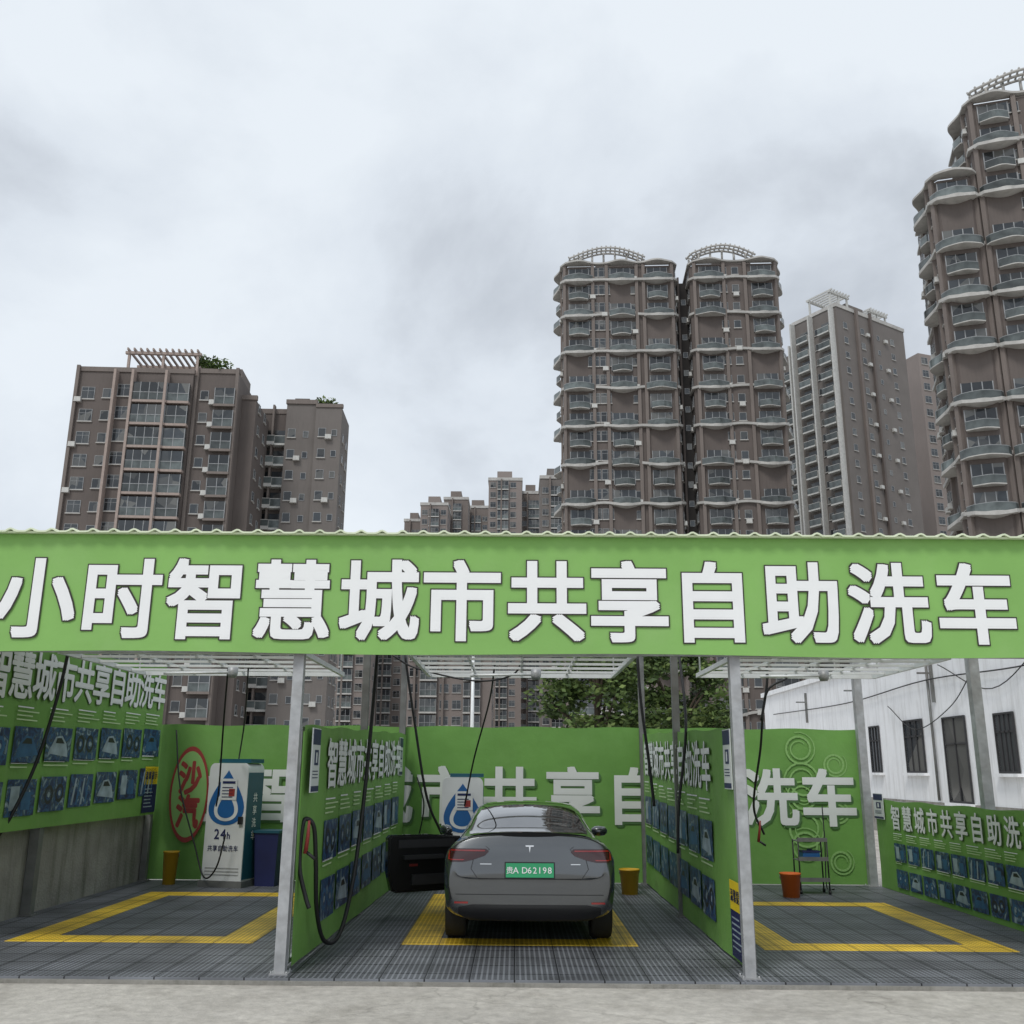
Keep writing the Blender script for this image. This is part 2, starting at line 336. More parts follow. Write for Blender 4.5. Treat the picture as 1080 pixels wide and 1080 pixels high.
# ---------------------------------------------------------------- ground
m=MB(); m.face([(-2500,-2500,0),(2500,-2500,0),(2500,2500,0),(-2500,2500,0)],'ground'); tag(m.build('ground'),'grey weathered concrete ground in front of the wash bays','ground',kind='structure')
FZ=0.05
def floorbay(x0,x1,nm):
    m=MB(); m.box(x0,x1,9.35,17.0,0.0,FZ,'grate'); tag(m.build('bay_floor'),nm,'floor',kind='structure')
floorbay(-6.15,-2.0,'dark plastic grating floor of the left bay'); floorbay(-1.996,2.046,'dark plastic grating floor of the middle bay'); floorbay(2.05,6.1,'dark plastic grating floor of the right bay')
def marking(x0,x1,y0,y1,b,lab):
    m=MB(); z0,z1=FZ,FZ+0.004
    m.box(x0,x1,y0,y0+b,z0,z1,'grateyellow'); m.box(x0,x1,y1-b,y1,z0,z1,'grateyellow')
    m.box(x0,x0+b,y0+b,y1-b,z0,z1,'grateyellow'); m.box(x1-b,x1,y0+b,y1-b,z0,z1,'grateyellow')
    tag(m.build('floor_marking'),lab,'marking',kind='structure')
marking(-5.42,-2.78,11.1,15.4,0.40,'yellow rectangle of floor tiles in the left bay')
marking(-1.2,1.32,11.1,15.4,0.40,'yellow rectangle of floor tiles under the car')
marking(2.62,5.28,10.95,14.8,0.40,'yellow rectangle of floor tiles in the right bay')
m=MB(); m.box(-7,7,9.30,9.349,0.001,0.030,'concrete')
tag(m.build('floor_edge'),'worn concrete strip along the front edge of the bay floors','kerb',kind='structure')
# ---------------------------------------------------------------- fascia banner
TXT='小时智慧城市共享自助洗车'
FY=9.40
root=empty('shop_banner',(0,FY,2.93),0,'long green front banner with large white Chinese lettering across the top of the bays','banner')
bm=bmesh.new(); nx,nz=300,14; x0,x1=-9.0,9.0; H=1.17
g=[]
for j in range(nz+1):
    row=[]
    for i in range(nx+1):
        x=x0+(x1-x0)*i/nx; z=H*j/nz
        y=0.003*math.sin(x*2.1+z)+0.0018*math.sin(x*5.3+2*z)+0.0012*math.sin(x*13+3*math.sin(z*3))
        row.append(bm.verts.new((x,y,z+(0.012*math.sin(x*1.3) if j==0 else 0))))
    g.append(row)
for j in range(nz):
    for i in range(nx):
        f=bm.faces.new((g[j][i],g[j][i+1],g[j+1][i+1],g[j+1][i])); f.smooth=True
me=bpy.data.meshes.new('banner_sheet'); bm.to_mesh(me); bm.free(); me.materials.append(M['green']); link('banner_sheet',me,root)
m=MB(); m.box(-9,9,0.03,0.09,0.0,0.06,'galv'); m.box(-9,9,0.03,0.09,H-0.06,H,'galv')
for i in range(10): m.box(-8.5+i*1.9,-8.45+i*1.9,0.03,0.09,0.06,H-0.06,'galv')
m.build('banner_frame',root)
cx=[37,128,215,308,400,487,577,664,752,845,938,1030]
items=[(ch,at(px,633+px*0.008,FY-0.02).x,0.525,0.825) for ch,px in zip(TXT,cx)]
lettering('lettering_outline',items,-0.0125,'outline',0.040,root,.0002,wx=.97,square=True)
lettering('lettering',items,-0.0150,'letter',0.0245,root,.0002,wx=.97,square=True)
# roof
root=empty('canopy_roof',(0,9.3,4.095),0,'pale corrugated roof sheet above the green front banner','roof')
m=MB(); k=m.mi('roof'); n=18*5*8; A=[];B=[]
for i in range(n+1):
    x=-9+18*i/n; ph=(x/0.205)%1; z=0.028*max(0,math.cos((ph-0.5)*2*math.pi))
    A.append(m.bm.verts.new((x,0,z+0.018))); B.append(m.bm.verts.new((x,2.4,z+0.16)))
for i in range(n):
    f=m.bm.faces.new((A[i],A[i+1],B[i+1],B[i])); f.material_index=k
o=m.build('roof_sheet',root); so_=o.modifiers.new('s','SOLIDIFY'); so_.thickness=0.016
m=MB(); m.box(-9,9,0.03,0.07,-0.0,0.018,'roof'); m.build('edge_trim',root)
for yy in (1.0,2.2):
    m=MB(); m.box(-9,9,yy,yy+0.06,-0.03+yy*.06,0.0+yy*.06,'galvdark'); m.build('purlin',root)
# posts
def post(x,y,h,r,lab,grp=None,mt='galv'):
    rt=empty('steel_post',(x,y,FZ if abs(x)<6.15 else 0),0,lab,'post',grp)
    m=MB(); m.box(-r,r,-r,r,0.012,h,mt); m.build('post_shaft',rt)
    m=MB(); m.box(-r*1.7,r*1.7,-r*1.7,r*1.7,0,0.012,mt)
    for a in (-1,1):
        for b in (-1,1): m.lathe([(0.008,0.012),(0.008,0.03),(0.0,0.03)],mt,6,Matrix.Translation((a*r*1.4,b*r*1.4,0)))
    m.build('base_plate',rt)
G='posts carrying the wash bay canopy'
post(-2.12,9.55,4.0,0.05,'front grey steel post at the left of the middle bay',G)
post(2.13,9.52,4.0,0.05,'front grey steel post at the right of the middle bay',G)
post(-2.03,13.3,4.0,0.045,'dark post halfway along the left divider banner',G,'galvdark')
post(2.16,13.3,4.0,0.045,'dark post halfway along the right divider banner',G,'galvdark')
post(-1.93,16.95,4.0,0.05,'rear post where the left divider banner meets the back banner',G,'galvdark')
post(2.17,16.95,4.0,0.05,'rear post where the right divider banner meets the back banner',G,'galvdark')
post(5.88,16.9,4.0,0.065,'grey rear post at the right corner of the right bay',G)
post(6.22,13.3,4.0,0.065,'grey post behind the low fence banner at the right edge',G)
post(-6.09,12.95,4.0,0.06,'grey post against the concrete wall at far left',G,'galvdark')
post(-6.09,16.85,4.0,0.05,'grey post in the left rear corner of the left bay',G,'galvdark')
post(-6.3,9.55,4.0,0.055,'front post beyond the left edge of the left bay',G)
post(6.3,9.52,4.0,0.055,'front post beyond the right edge of the right bay',G)
def beam(a,b,r,lab,mt='galvdark'):
    m=MB(); a=Vector(a);b=Vector(b); m.box(min(a.x,b.x)-r,max(a.x,b.x)+r,min(a.y,b.y)-r,max(a.y,b.y)+r,a.z-r,a.z+r,mt)
    o=m.build('roof_beam'); tag(o,lab,'beam','steel beams of the canopy')
for x,l in ((-6.2,'far left'),(-2.08,'left divider'),(2.15,'right divider'),(6.2,'far right')):
    beam((x,9.7,4.11),(x,17.1,4.11),0.05,'long steel canopy beam running back above the %s posts'%l)
beam((-6.1,17.2,4.0),(6.1,17.2,4.0),0.045,'cross beam along the top of the rear posts')
def overhead(cx,y0,y1,w,lab):
    rt=empty('overhead_frame',(cx,y0,3.22),0,lab,'frame','white overhead wash frames')
    m=MB(); D=y1-y0
    for x in (-w/2,w/2): m.box(x-.025,x+.025,0,D,-.03,.03,'whitesteel')
    for y in (0,D): m.box(-w/2+.026,w/2-.026,y-.025,y+.025,-.03,.03,'whitesteel')
    m.build('outer_frame',rt)
    for i in range(1,5):
        m=MB(); y=D*i/5; m.box(-w/2+.026,w/2-.026,y-.014,y+.014,-.016,.016,'whitesteel'); m.build('cross_bar',rt)
    for i in range(1,4):
        m=MB(); x=-w/2+w*i/4; m.box(x-.015,x+.015,.03,D-.03,.021,.05,'whitesteel'); m.build('long_bar',rt)
    for x in (-w/2,w/2):
        for y in (0.2,D-0.2):
            m=MB(); m.tube([(x,y,0.03),(x,y,0.95)],0.012,'whitesteel',6); m.build('hanger_rod',rt)
    m=MB(); m.lathe([(0.0,-.17),(0.05,-.17),(0.07,-.12),(0.07,-.03),(0,-.03)],'galv',16,Matrix.Translation((0.2,D*.55,0))); m.build('hose_swivel',rt)
    m=MB(); m.tube([(0.2,D*.55,-.1),(-.7,D*.5,-.13)],0.02,'whitesteel',8); m.build('swing_arm',rt)
overhead(-4.1,11.9,14.7,3.0,'white steel overhead frame hanging above the left bay')
overhead(0.08,11.9,14.7,2.75,'white steel overhead frame hanging above the middle bay')
overhead(4.0,11.9,14.5,2.6,'white steel overhead frame hanging above the right bay')
beam((-6.1,12.1,4.22),(6.1,12.1,4.22),0.04,'front cross beam carrying the white frames'); beam((-6.1,14.4,4.22),(6.1,14.4,4.22),0.04,'rear cross beam carrying the white frames')
# ---------------------------------------------------------------- banner panels
CT='智慧城市共享自助洗车'
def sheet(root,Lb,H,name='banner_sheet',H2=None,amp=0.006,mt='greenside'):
    H2=H if H2 is None else H2
    bm=bmesh.new(); nx=max(8,int(Lb*8)); nz=8; g=[]
    for j in range(nz+1):
        row=[]
        for i in range(nx+1):
            x=Lb*i/nx; h=H+(H2-H)*i/nx
            row.append(bm.verts.new((x,amp*(math.sin(x*2.9+j*.4)+.6*math.sin(x*7+j)),h*j/nz+(.012*math.sin(x*4.2) if j==nz else 0))))
        g.append(row)
    for j in range(nz):
        for i in range(nx):
            f=bm.faces.new((g[j][i],g[j][i+1],g[j+1][i+1],g[j+1][i])); f.smooth=True
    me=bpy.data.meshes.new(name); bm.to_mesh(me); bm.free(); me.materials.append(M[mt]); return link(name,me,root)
def banner_panel(loc,rz,Lb,H,H2,s,label,u0,ncol,name='divider_banner',endlabel=True,pitch=0.58,ts=.58):
    root=empty(name,loc,rz,label,'banner','printed green side banners')
    sheet(root,Lb,H,H2=H2)
    m=MB()
    for xx in (0.03,Lb*.33,Lb*.66,Lb-.03): m.box(xx-.02,xx+.02,0.03,0.07,0.061,min(H,H2)-.051,'galv')
    m.box(0,Lb,0.03,0.07,min(H,H2)-.05,min(H,H2)-.01,'galv'); m.box(0,Lb,0.03,0.07,0.02,0.06,'galv'); m.build('support_frame',root)
    hh=lambda u:H+(H2-H)*u/Lb
    y=-0.022
    items=[(c,u0+i*pitch*s,hh(u0+i*pitch*s)-0.40*s,ts*s) for i,c in enumerate(CT)]
    lettering('lettering_shadow',[(c,a+.008,b-.008,z) for c,a,b,z in items],y+.003,'shadowgreen',0.028,root,.0002)
    lettering('lettering',items,y-.002,'letter',0.022,root)
    span=pitch*s*10
    pw=span/ncol
    for c in range(ncol):
        m=MB()
        for row in range(2):
            u=u0-.25*s+c*pw; zt=hh(u)-(0.78+row*0.66)*s
            for ln in range(4 if row==0 else 2):
                z=zt-ln*.05*s; m.box(u,u+pw*random.uniform(.45,.85),y,y+.002,z-.016*s,z,'cream' if ln else 'letter')
        m.build('caption_lines',root)
    for row in range(2):
        for c in range(ncol):
            u=u0-.25*s+c*pw; zt=hh(u)-(1.02+row*0.62)*s
            if zt-.44*s<0.02: continue
            m=MB(); pwd=pw*.86; m.box(0,pwd,y,y+.003,-.43*s,0,'photo')
            kind=random.randrange(6); fx=random.uniform(-.06,.06); fz_=random.uniform(-.05,.05)
            if kind<2:
                for q in ((.28+fx,.52+fz_),(.70+fx,.48-fz_)):
                    X=Matrix.Translation((pwd*q[0],y-.001,-.43*s*q[1]))@Matrix.Rotation(R(90),4,'X')
                    m.lathe([(.075*s,0),(.12*s,0)],'printblue' if kind else 'blackplastic',14,X)
                    m.lathe([(.0,.001),(.035*s,.001)],'printgrey',8,X)
            elif kind==2 or kind==4:
                w_=1 if kind==2 else -1; c0=pwd*.5
                m.face([(c0-w_*pwd*.4,y-.001,-.33*s),(c0+w_*pwd*.4,y-.001,-.37*s),(c0+w_*pwd*.3,y-.001,-.2*s),(c0+w_*pwd*.1,y-.001,-.1*s),(c0-w_*pwd*.15,y-.001,-.12*s)],'printgrey' if kind==2 else 'printblue')
                m.face([(c0-w_*pwd*.14,y-.0015,-.2*s),(c0+w_*pwd*.22,y-.0015,-.2*s),(c0+w_*pwd*.08,y-.0015,-.13*s),(c0-w_*pwd*.1,y-.0015,-.135*s)],'blackplastic')
            elif kind==3:
                m.box(pwd*.12,pwd*.42,y-.001,y-.0005,-.36*s,-.08*s,'printgrey'); m.box(pwd*.52,pwd*.84,y-.001,y-.0006,-.36*s,-.15*s,'printblue')
            else:
                for q in range(4): m.face([(pwd*(.1+.2*q),y-.001,-.40*s),(pwd*(.18+.2*q),y-.001,-.40*s),(pwd*(.28+.18*q),y-.001,-.05*s),(pwd*(.22+.18*q),y-.001,-.05*s)],'printblue' if q%2 else 'printgrey')
            m.build('photo_print',root,Matrix.Translation((u,0,zt)))
    if endlabel:
        ue=Lb-.62*s
        m=MB(); m.box(ue,Lb-.04,y,y+.003,.48*s,.76*s,'yellow'); m.build('yellow_label',root)
        lettering('label_lettering',[(c,ue+.09*s+i*.135*s,.62*s,.13*s) for i,c in enumerate('温馨提示')],y-.004,'navy',.01,root)
        m=MB(); m.box(ue,Lb-.04,y,y+.003,.04*s,.478*s,'navy')
        for q in range(6): m.box(ue+.05,ue+.05+random.uniform(.25,.42)*s,y-.002,y-.001,(.40-q*.055)*s,(.415-q*.055)*s,'printgrey')
        m.build('notice_panel',root)
    return root
banner_panel((-6.0,10.4,1.10),R(90),6.4,2.19,2.40,1.0,'tall green wash banner on the left side wall above the concrete',0.85,7,name='wall_banner',ts=.62)
banner_panel((-2.06,9.72,0.08),R(88.4),7.15,2.18,2.35,0.95,'green divider banner left of the car with white lettering',1.25,7,endlabel=False)
banner_panel((2.16,16.85,0.08),R(-90),7.2,2.37,2.18,0.97,'green divider banner right of the car with yellow label',0.55,7)
banner_panel((5.97,16.75,0.06),R(-90),7.2,1.36,1.36,0.62,'low green fence banner on the right side of the right bay',0.9,9,name='fence_banner',endlabel=False,pitch=0.74,ts=.62)
def notice(loc,rz,w,h,lab,grp='navy and white notice signs'):
    rt=empty('notice_sign',loc,rz,lab,'sign',grp)
    m=MB(); m.box(-w/2,w/2,0,.012,0,h,'white'); m.build('sign_board',rt)
    m=MB(); m.box(-w/2+.01,w/2-.01,-.003,-.001,h*.74,h-.01,'navy'); m.box(-w/2+.01,w/2-.01,-.003,-.001,.01,h*.1,'navy')
    for q in range(3): m.box(-w*.36,w*.3,-.003,-.001,h*(.22+q*.05),h*(.235+q*.05),'navy')
    m.box(-w*.2,w*.28,-.003,-.001,h*.42,h*.66,'navy'); m.box(-w*.05,w*.1,-.005,-.0035,h*.46,h*.62,'white'); m.build('sign_print',rt)
notice((-1.985,9.95,1.62),R(88.4),.34,.62,'navy and white notice sign on the left front divider post')
notice((2.12,10.0,1.68),R(-90),.34,.58,'navy and white notice sign on the right front divider post')
notice((-1.86,16.3,1.75),R(88.4),.36,.6,'small navy notice sign at the rear end of the left divider')
notice((5.93,16.5,1.12),R(-90),.42,.4,'small white notice sign on the left end of the low fence banner')
# back banner
root=empty('back_banner',(-6.1,17.02,0.06),0,'wide green back banner with large white lettering behind the car','banner')
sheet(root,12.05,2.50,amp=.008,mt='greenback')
m=MB()
for i in range(13): m.box(max(i-.02,0),i+.02,.04,.08,0,2.395,'galv')
m.box(0,12.05,.04,.08,2.4,2.46,'galv'); m.build('support_frame',root)
bx=[210,284,346,406,468,537,604,670,738,812,874]
items=[(c,at(px,838,17).x+6.1,1.44-.06,0.96) for c,px in zip(TXT[1:],bx)]
lettering('lettering_shadow',[(c,a+.03,b-.03,z) for c,a,b,z in items],-.022,'shadowgreen',0.038,root)
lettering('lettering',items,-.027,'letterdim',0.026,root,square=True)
for q in range(8):
    m=MB()
    c=Vector((11.15+.38*math.cos(q*2.1),-.0150-q*.0004,.35+.26*q)); r0=.09+.03*(q%3)
    pts=[c+Vector((math.cos(t*.35+q)*r0*(1+t*.035),0,math.sin(t*.35+q)*r0*(1+t*.035))) for t in range(40)]
    for i in range(39):
        a,b=pts[i],pts[i+1]; d=(b-a).normalized(); nn=Vector((-d.z,0,d.x))*(.006+.012*math.sin(math.pi*i/39))
        m.face([a-nn,b-nn,b+nn,a+nn],'palegreen')
    m.build('swirl_ornament',root)
m=MB(); X=Matrix.Translation((.60,-.040,1.36))@Matrix.Diagonal((.42,1,1,1))@Matrix.Rotation(R(90),4,'X')
m.lathe([(0,.004),(.70,.004)],'palegreen',40,X); m.lathe([(.66,0),(.78,0)],'red',40,X); m.build('red_oval_emblem',root)
lettering('emblem_lettering',[('沙',.60,1.62,.56),('汽',.60,1.08,.56)],-.048,'red',.04,root,wx=.70)
m=MB(); m.box(-6.45,-6.16,8.0,17.3,0,1.2,'concrete'); o=m.build('concrete_wall'); tag(o,'stained low concrete wall along the left side of the left bay','wall')
# ---------------------------------------------------------------- wash machines
def drop(m,cx,cz,s,y,mt):
    pts=[]
    for i in range(36):
        t=2*math.pi*i/36; x=math.sin(t)*abs(math.sin(t/2))**1.3*s*1.25; z=math.cos(t)*s*1.1
        pts.append((cx+x,y,cz+z))
    m.face(pts,mt)
def machine(loc,rz,lab,sc):
    rt=empty('wash_machine',loc,rz,lab,'machine','self service wash machines'); rt.scale=sc
    arch=[(-.40,.10)]+[(-.40+.10*(1-math.cos(a)),1.83+.12*math.sin(a)) for a in [math.pi/2*i/5 for i in range(6)]]
    arch=arch+[(-x,z) for x,z in arch[::-1]]
    m=MB(); m.prism(arch,0,.60,'white'); m.build('cabinet',rt)
    m=MB(); m.box(.402,.41,.02,.58,.12,1.80,'teal'); m.box(-.25,.41,.05,.55,1.955,2.02,'teal'); m.build('side_panel',rt)
    m=MB(); m.box(-.44,.44,-.04,.66,0,.10,'galvdark'); m.build('plinth',rt)
    m=MB(); drop(m,0,1.40,.40,-.006,'blue'); drop(m,0,1.32,.27,-.010,'white'); drop(m,0,1.28,.19,-.012,'blue'); m.build('drop_logo',rt)
    m=MB(); m.box(-.14,.20,-.020,-.014,1.36,1.70,'white'); m.box(-.10,.16,-.024,-.0205,1.62,1.66,'navy')
    for q in range(4): m.box(-.10,.12,-.024,-.0205,1.40+q*.05,1.415+q*.05,'navy')
    m.box(.04,.16,-.024,-.0205,1.42,1.54,'red'); m.build('notice_sheet',rt)
    lettering('number_lettering',[('2',-.15,.82,.22),('4',-.02,.82,.22),('h',.09,.80,.15)],-.008,'navy',.02,rt)
    lettering('lower_lettering',[(c,-.27+i*.105,.60,.10) for i,c in enumerate('共享自助洗车')],-.008,'navy',.012,rt)
    m=MB()
    for q in range(3): m.box(-.34,.34,-.004,-.001,.18+q*.05,.20+q*.05,'galv')
    m.build('vent_slots',rt)
    o=lettering('side_lettering',[(c,0,1.40-i*.2,.16) for i,c in enumerate('共享洗车')],0,'letter',.01,rt)
    o.matrix_basis=Matrix.Translation((.418,.3,0))@Matrix.Rotation(R(90),4,'Z')
    m=MB(); m.box(.28,.36,-.05,-.001,.98,1.10,'blackplastic'); m.build('gun_holder',rt)
    return rt
p=at(234,940,16.1); machine((p.x-.02,16.05,FZ),R(-14),'white and teal wash machine with blue drop logo in the left bay',(.86,.86,.96))
machine((-.84,16.2,FZ),R(4),'white wash machine with blue drop logo behind the parked car',(.82,.8,.86))
def bucket(loc,r,h,mt,lab,cat='bucket'):
    rt=empty('bucket',loc,0,lab,cat)
    m=MB(); m.lathe([(0,.0),(r*.8,0),(r,h),(r*1.06,h),(r*1.06,h-.02),(r*.97,h-.02),(r*.78,.02),(0,.02)],mt,24); m.build('bucket_body',rt)
    m=MB(); m.tube([(r*1.03*math.cos(t),r*1.03*math.sin(t)*.9-.0,h-.03-abs(math.sin(t))*0.12) for t in [math.pi*i/12 for i in range(13)]],.006,'galv',6); m.build('bucket_handle',rt)
m=MB(); rt=empty('storage_bin',(-3.92,16.35,FZ),R(-8),'dark blue plastic bin beside the left wash machine','bin')
k=m.mi('navy'); lo=[(-.16,-.14,0),(.16,-.14,0),(.16,.14,0),(-.16,.14,0)]; hi=[(-.2,-.18,.8),(.2,-.18,.8),(.2,.18,.8),(-.2,.18,.8)]
a=[m.bm.verts.new(q) for q in lo]; b=[m.bm.verts.new(q) for q in hi]; m.bm.faces.new(a[::-1]); m.bm.faces.new(b)
for i in range(4): m.bm.faces.new((a[i],a[(i+1)%4],b[(i+1)%4],b[i]))
m.build('bin_body',rt); m=MB(); m.box(-.22,.22,-.2,.2,.801,.84,'teal'); m.build('bin_lid',rt)
bucket((at(661,930,16).x,15.6,FZ),.15,.36,'bucketyellow','yellow bucket on the floor to the right of the car')
bucket((at(820,940,16.2).x,15.4,FZ),.15,.34,'orange','orange bucket by the back banner of the right bay')
bucket((at(178,930,16.4).x,16.4,FZ),.12,.5,'bucketyellow','narrow yellow bucket at the left rear corner')
p=at(850,940,16.2); rt=empty('tool_trolley',(p.x+.02,15.9,FZ),0,'black wire tool trolley beside the orange bucket','trolley')
for x in (-.22,.22):
    for y in (-.15,.15):
        m=MB(); m.tube([(x,y,0.05),(x,y,.78)],.012,'blackplastic',6); m.build('leg',rt)
        m=MB(); m.lathe([(0,-.015),(.03,-.015),(.03,.015),(0,.015)],'rubber',10,Matrix.Translation((x,y,.03))@Matrix.Rotation(R(90),4,'Y')); m.build('caster',rt)
for z in (.18,.48,.76):
    m=MB(); m.box(-.23,.23,-.16,.16,z,z+.012,'galvdark'); m.box(-.23,.23,-.165,-.161,z,z+.06,'galvdark'); m.build('shelf',rt)
m=MB(); m.box(-.14,.12,-.1,.1,.493,.60,'blue'); m.box(-.15,.13,-.11,.11,.601,.625,'navy'); m.box(-.05,.03,-.02,.0,.626,.65,'navy'); tag(m.build('tool_box',None,Matrix.Translation((p.x+.02,15.9,FZ))),'small blue box on the middle shelf of the trolley','box')
# ---------------------------------------------------------------- hoses
def hose(pts,r,lab,grp='black wash hoses',gun=None):
    rt=empty('wash_hose',pts[0],0,lab,'hose',grp); P0=Vector(pts[0])
    m=MB(); m.tube([p-P0 for p in smooth(pts,10)],r,'rubber',8); m.build('hose_pipe',rt)
    if gun:
        g=Vector(gun)-P0; m=MB(); m.tube([g,g+Vector((.02,-.02,.16)),g+Vector((.03,-.05,.30))],[.022,.018,.012],'red',8); m.build('spray_gun',rt)
        m=MB(); m.tube([g+Vector((0,0,.02)),g+Vector((.10,-.02,-.05))],.016,'blackplastic',8); m.build('gun_grip',rt)
hose([at(72,688,12.2),at(62,730,12.2),at(40,800,12.1),at(12,860,12.0),at(-15,900,12.0)],.022,'black hose hanging diagonally in front of the left wall banner')
hose([at(398,688,11.6),at(392,760,11.4),at(383,850,11.2),at(372,930,11.0),at(358,985,10.6),at(342,992,10.4),at(334,960,10.2),at(333,910,10.0),at(331,872,9.9),at(322,864,9.85),at(318,880,9.8),at(316,915,9.8),at(322,945,9.8),at(326,958,9.8)],.022,'long black hose looped along the left divider banner',gun=at(322,900,9.78))
hose([at(427,690,15.2),at(437,760,15.4),at(450,840,15.6),at(466,880,15.8)],.02,'black hose hanging behind the left side of the car')
hose([at(522,700,13.6),at(516,740,14.6),at(500,800,15.6),at(490,850,16.0)],.013,'thin black hose dropping to the machine behind the car')
hose([at(552,692,13.6),at(540,712,13.8),at(500,718,14),at(440,705,14.2),at(415,692,14.2)],.013,'thin black hose slung under the middle overhead frame')
hose([at(672,690,13),at(676,740,12.9),at(684,800,12.7),at(690,850,12.5)],.02,'black hose hanging beside the right divider banner')
hose([at(716,690,13),at(722,740,12.6),at(723,780,12.3),at(716,850,12.2),at(715,900,12.2)],.018,'black hose hanging in front of the right divider lettering')
hose([at(830,715,14.2),at(808,732,14.2),at(802,790,14.6),at(795,850,15.0),at(806,880,15.1)],.017,'black hose hanging from the right overhead frame',gun=at(800,888,15.0))
hose([at(808,690,14.2),at(809,720,14.2),at(803,760,14.3)],.02,'short black hose stub above the right bay')
hose([at(241,700,13.8),at(236,760,14.6),at(231,830,15.5),at(228,850,15.9)],.013,'thin black hose dropping to the left wash machine')
hose([at(262,704,13.8),at(258,760,14.8),at(252,800,15.9)],.011,'second thin hose dropping to the top of the left wash machine')
hose([at(186,770,16.6),at(190,830,16.4),at(205,890,16.2),at(215,925,16.0),at(228,915,15.85),at(238,880,15.8)],.013,'thin hose curling beside the left wash machine')
hose([at(867,850,16.6),at(870,890,16.5),at(872,935,16.4),at(880,938,16.3)],.01,'thin cable hanging on the back banner of the right bay')
hose([at(440,820,16.9),at(447,850,16.8),at(440,890,16.8)],.012,'thin black hose on the back banner left of the car')
# ---------------------------------------------------------------- car
CAR=empty('parked_car',(0.16,10.72,FZ),0,'dark grey sedan parked in the middle bay with its left front door open','car')
S=[
(0.00,.42,[(.68,.42),(.78,.48),(.825,.60),(.81,.69),(.74,.735),(.5,.75),(.3,.755)],.757),
(0.028,.36,[(.73,.36),(.81,.44),(.86,.62),(.845,.79),(.785,.92),(.58,.975),(.35,.99)],.995),
(0.09,.30,[(.76,.30),(.855,.42),(.895,.62),(.89,.87),(.81,1.02),(.66,1.115),(.4,1.14)],1.148),
(0.16,.27,[(.78,.27),(.88,.41),(.91,.62),(.90,.89),(.82,1.025),(.68,1.105),(.42,1.125)],1.132),
(0.45,.22,[(.80,.23),(.89,.38),(.922,.62),(.916,.91),(.83,1.03),(.70,1.085),(.46,1.115)],1.125),
(0.75,.20,[(.82,.21),(.90,.36),(.925,.62),(.92,.91),(.83,1.01),(.72,1.10),(.56,1.165)],1.18),
(1.15,.19,[(.82,.20),(.90,.35),(.925,.62),(.915,.89),(.82,.98),(.73,1.13),(.60,1.255)],1.285),
(1.65,.18,[(.82,.20),(.89,.34),(.915,.62),(.90,.87),(.81,.97),(.72,1.18),(.60,1.34)],1.38),
(2.20,.18,[(.82,.20),(.885,.34),(.91,.62),(.895,.86),(.81,.96),(.72,1.20),(.61,1.39)],1.435),
(2.70,.18,[(.82,.20),(.885,.34),(.91,.62),(.895,.85),(.80,.94),(.71,1.19),(.60,1.385)],1.43),
(3.15,.18,[(.82,.20),(.89,.34),(.915,.62),(.90,.85),(.80,.93),(.69,1.13),(.57,1.30)],1.34),
(3.60,.18,[(.82,.20),(.90,.35),(.92,.62),(.90,.85),(.79,.92),(.67,1.03),(.50,1.11)],1.14),
(3.95,.19,[(.80,.21),(.89,.36),(.915,.62),(.885,.84),(.78,.90),(.64,.94),(.45,.965)],.98),
(4.35,.21,[(.76,.23),(.85,.38),(.88,.60),(.845,.76),(.74,.81),(.6,.835),(.4,.85)],.86),
(4.60,.25,[(.66,.27),(.74,.38),(.77,.55),(.73,.67),(.64,.70),(.5,.715),(.32,.72)],.725),
(4.69,.35,[(.52,.35),(.58,.40),(.60,.50),(.57,.58),(.5,.60),(.4,.61),(.25,.615)],.62)]
bm=bmesh.new(); rings=[]
for y,zb,pts,zt in S:
    loop=[(0,zb)]+pts+[(0,zt)]+[(-x,z) for x,z in pts[::-1]]
    rings.append([bm.verts.new((x,y,z)) for x,z in loop])
n=len(rings[0])
for i in range(len(rings)-1):
    for j in range(n): bm.faces.new((rings[i][j],rings[i][(j+1)%n],rings[i+1][(j+1)%n],rings[i+1][j]))
for rg,fl in ((rings[0],1),(rings[-1],0)):
    np_=7
    for k in range(1,np_):
        q=[rg[k],rg[k+1],rg[n-k-1],rg[n-k]]; bm.faces.new(q if fl else q[::-1])
    bm.faces.new([rg[0],rg[1],rg[n-1]]); bm.faces.new([rg[np_],rg[np_+1],rg[np_+2]])
cl=bm.edges.layers.float.new('crease_edge')
def crease(a,b,v):
    e_=bm.edges.get((a,b))
    if e_: e_[cl]=v
for j in range(5,n-5): crease(rings[2][j],rings[2][j+1],.9)
for j in list(range(2,5))+list(range(n-5,n-2)): crease(rings[1][j],rings[1][j+1],.3)
for j in range(4,n-4): crease(rings[0][j],rings[0][(j+1)%n],.85)
for i in range(1,len(rings)-1):
    for j in (4,n-4): crease(rings[i][j],rings[i+1][j],.65)
    for j in (5,n-5): crease(rings[i][j],rings[i+1][j],.4 if i>3 else .35)
    for j in (7,n-7): crease(rings[i][j],rings[i+1][j],.3 if i>4 else 0)
    for j in (2,n-2): crease(rings[i][j],rings[i+1][j],.5)
bmesh.ops.recalc_face_normals(bm,faces=bm.faces[:])
me=bpy.data.meshes.new('body'); bm.to_mesh(me); bm.free()
tmp=bpy.data.objects.new('body_tmp',me); col.objects.link(tmp)
sub=tmp.modifiers.new('s','SUBSURF'); sub.levels=3; sub.render_levels=3
cut=MB()
for y in (0.93,3.80):
    for sx in (-1,1):
        X=Matrix.Translation((sx*.86,y,.34))@Matrix.Rotation(R(90),4,'Y')
        cut.lathe([(0,-.17),(.375,-.17),(.375,.17),(0,.17)],'blackplastic',40,X)
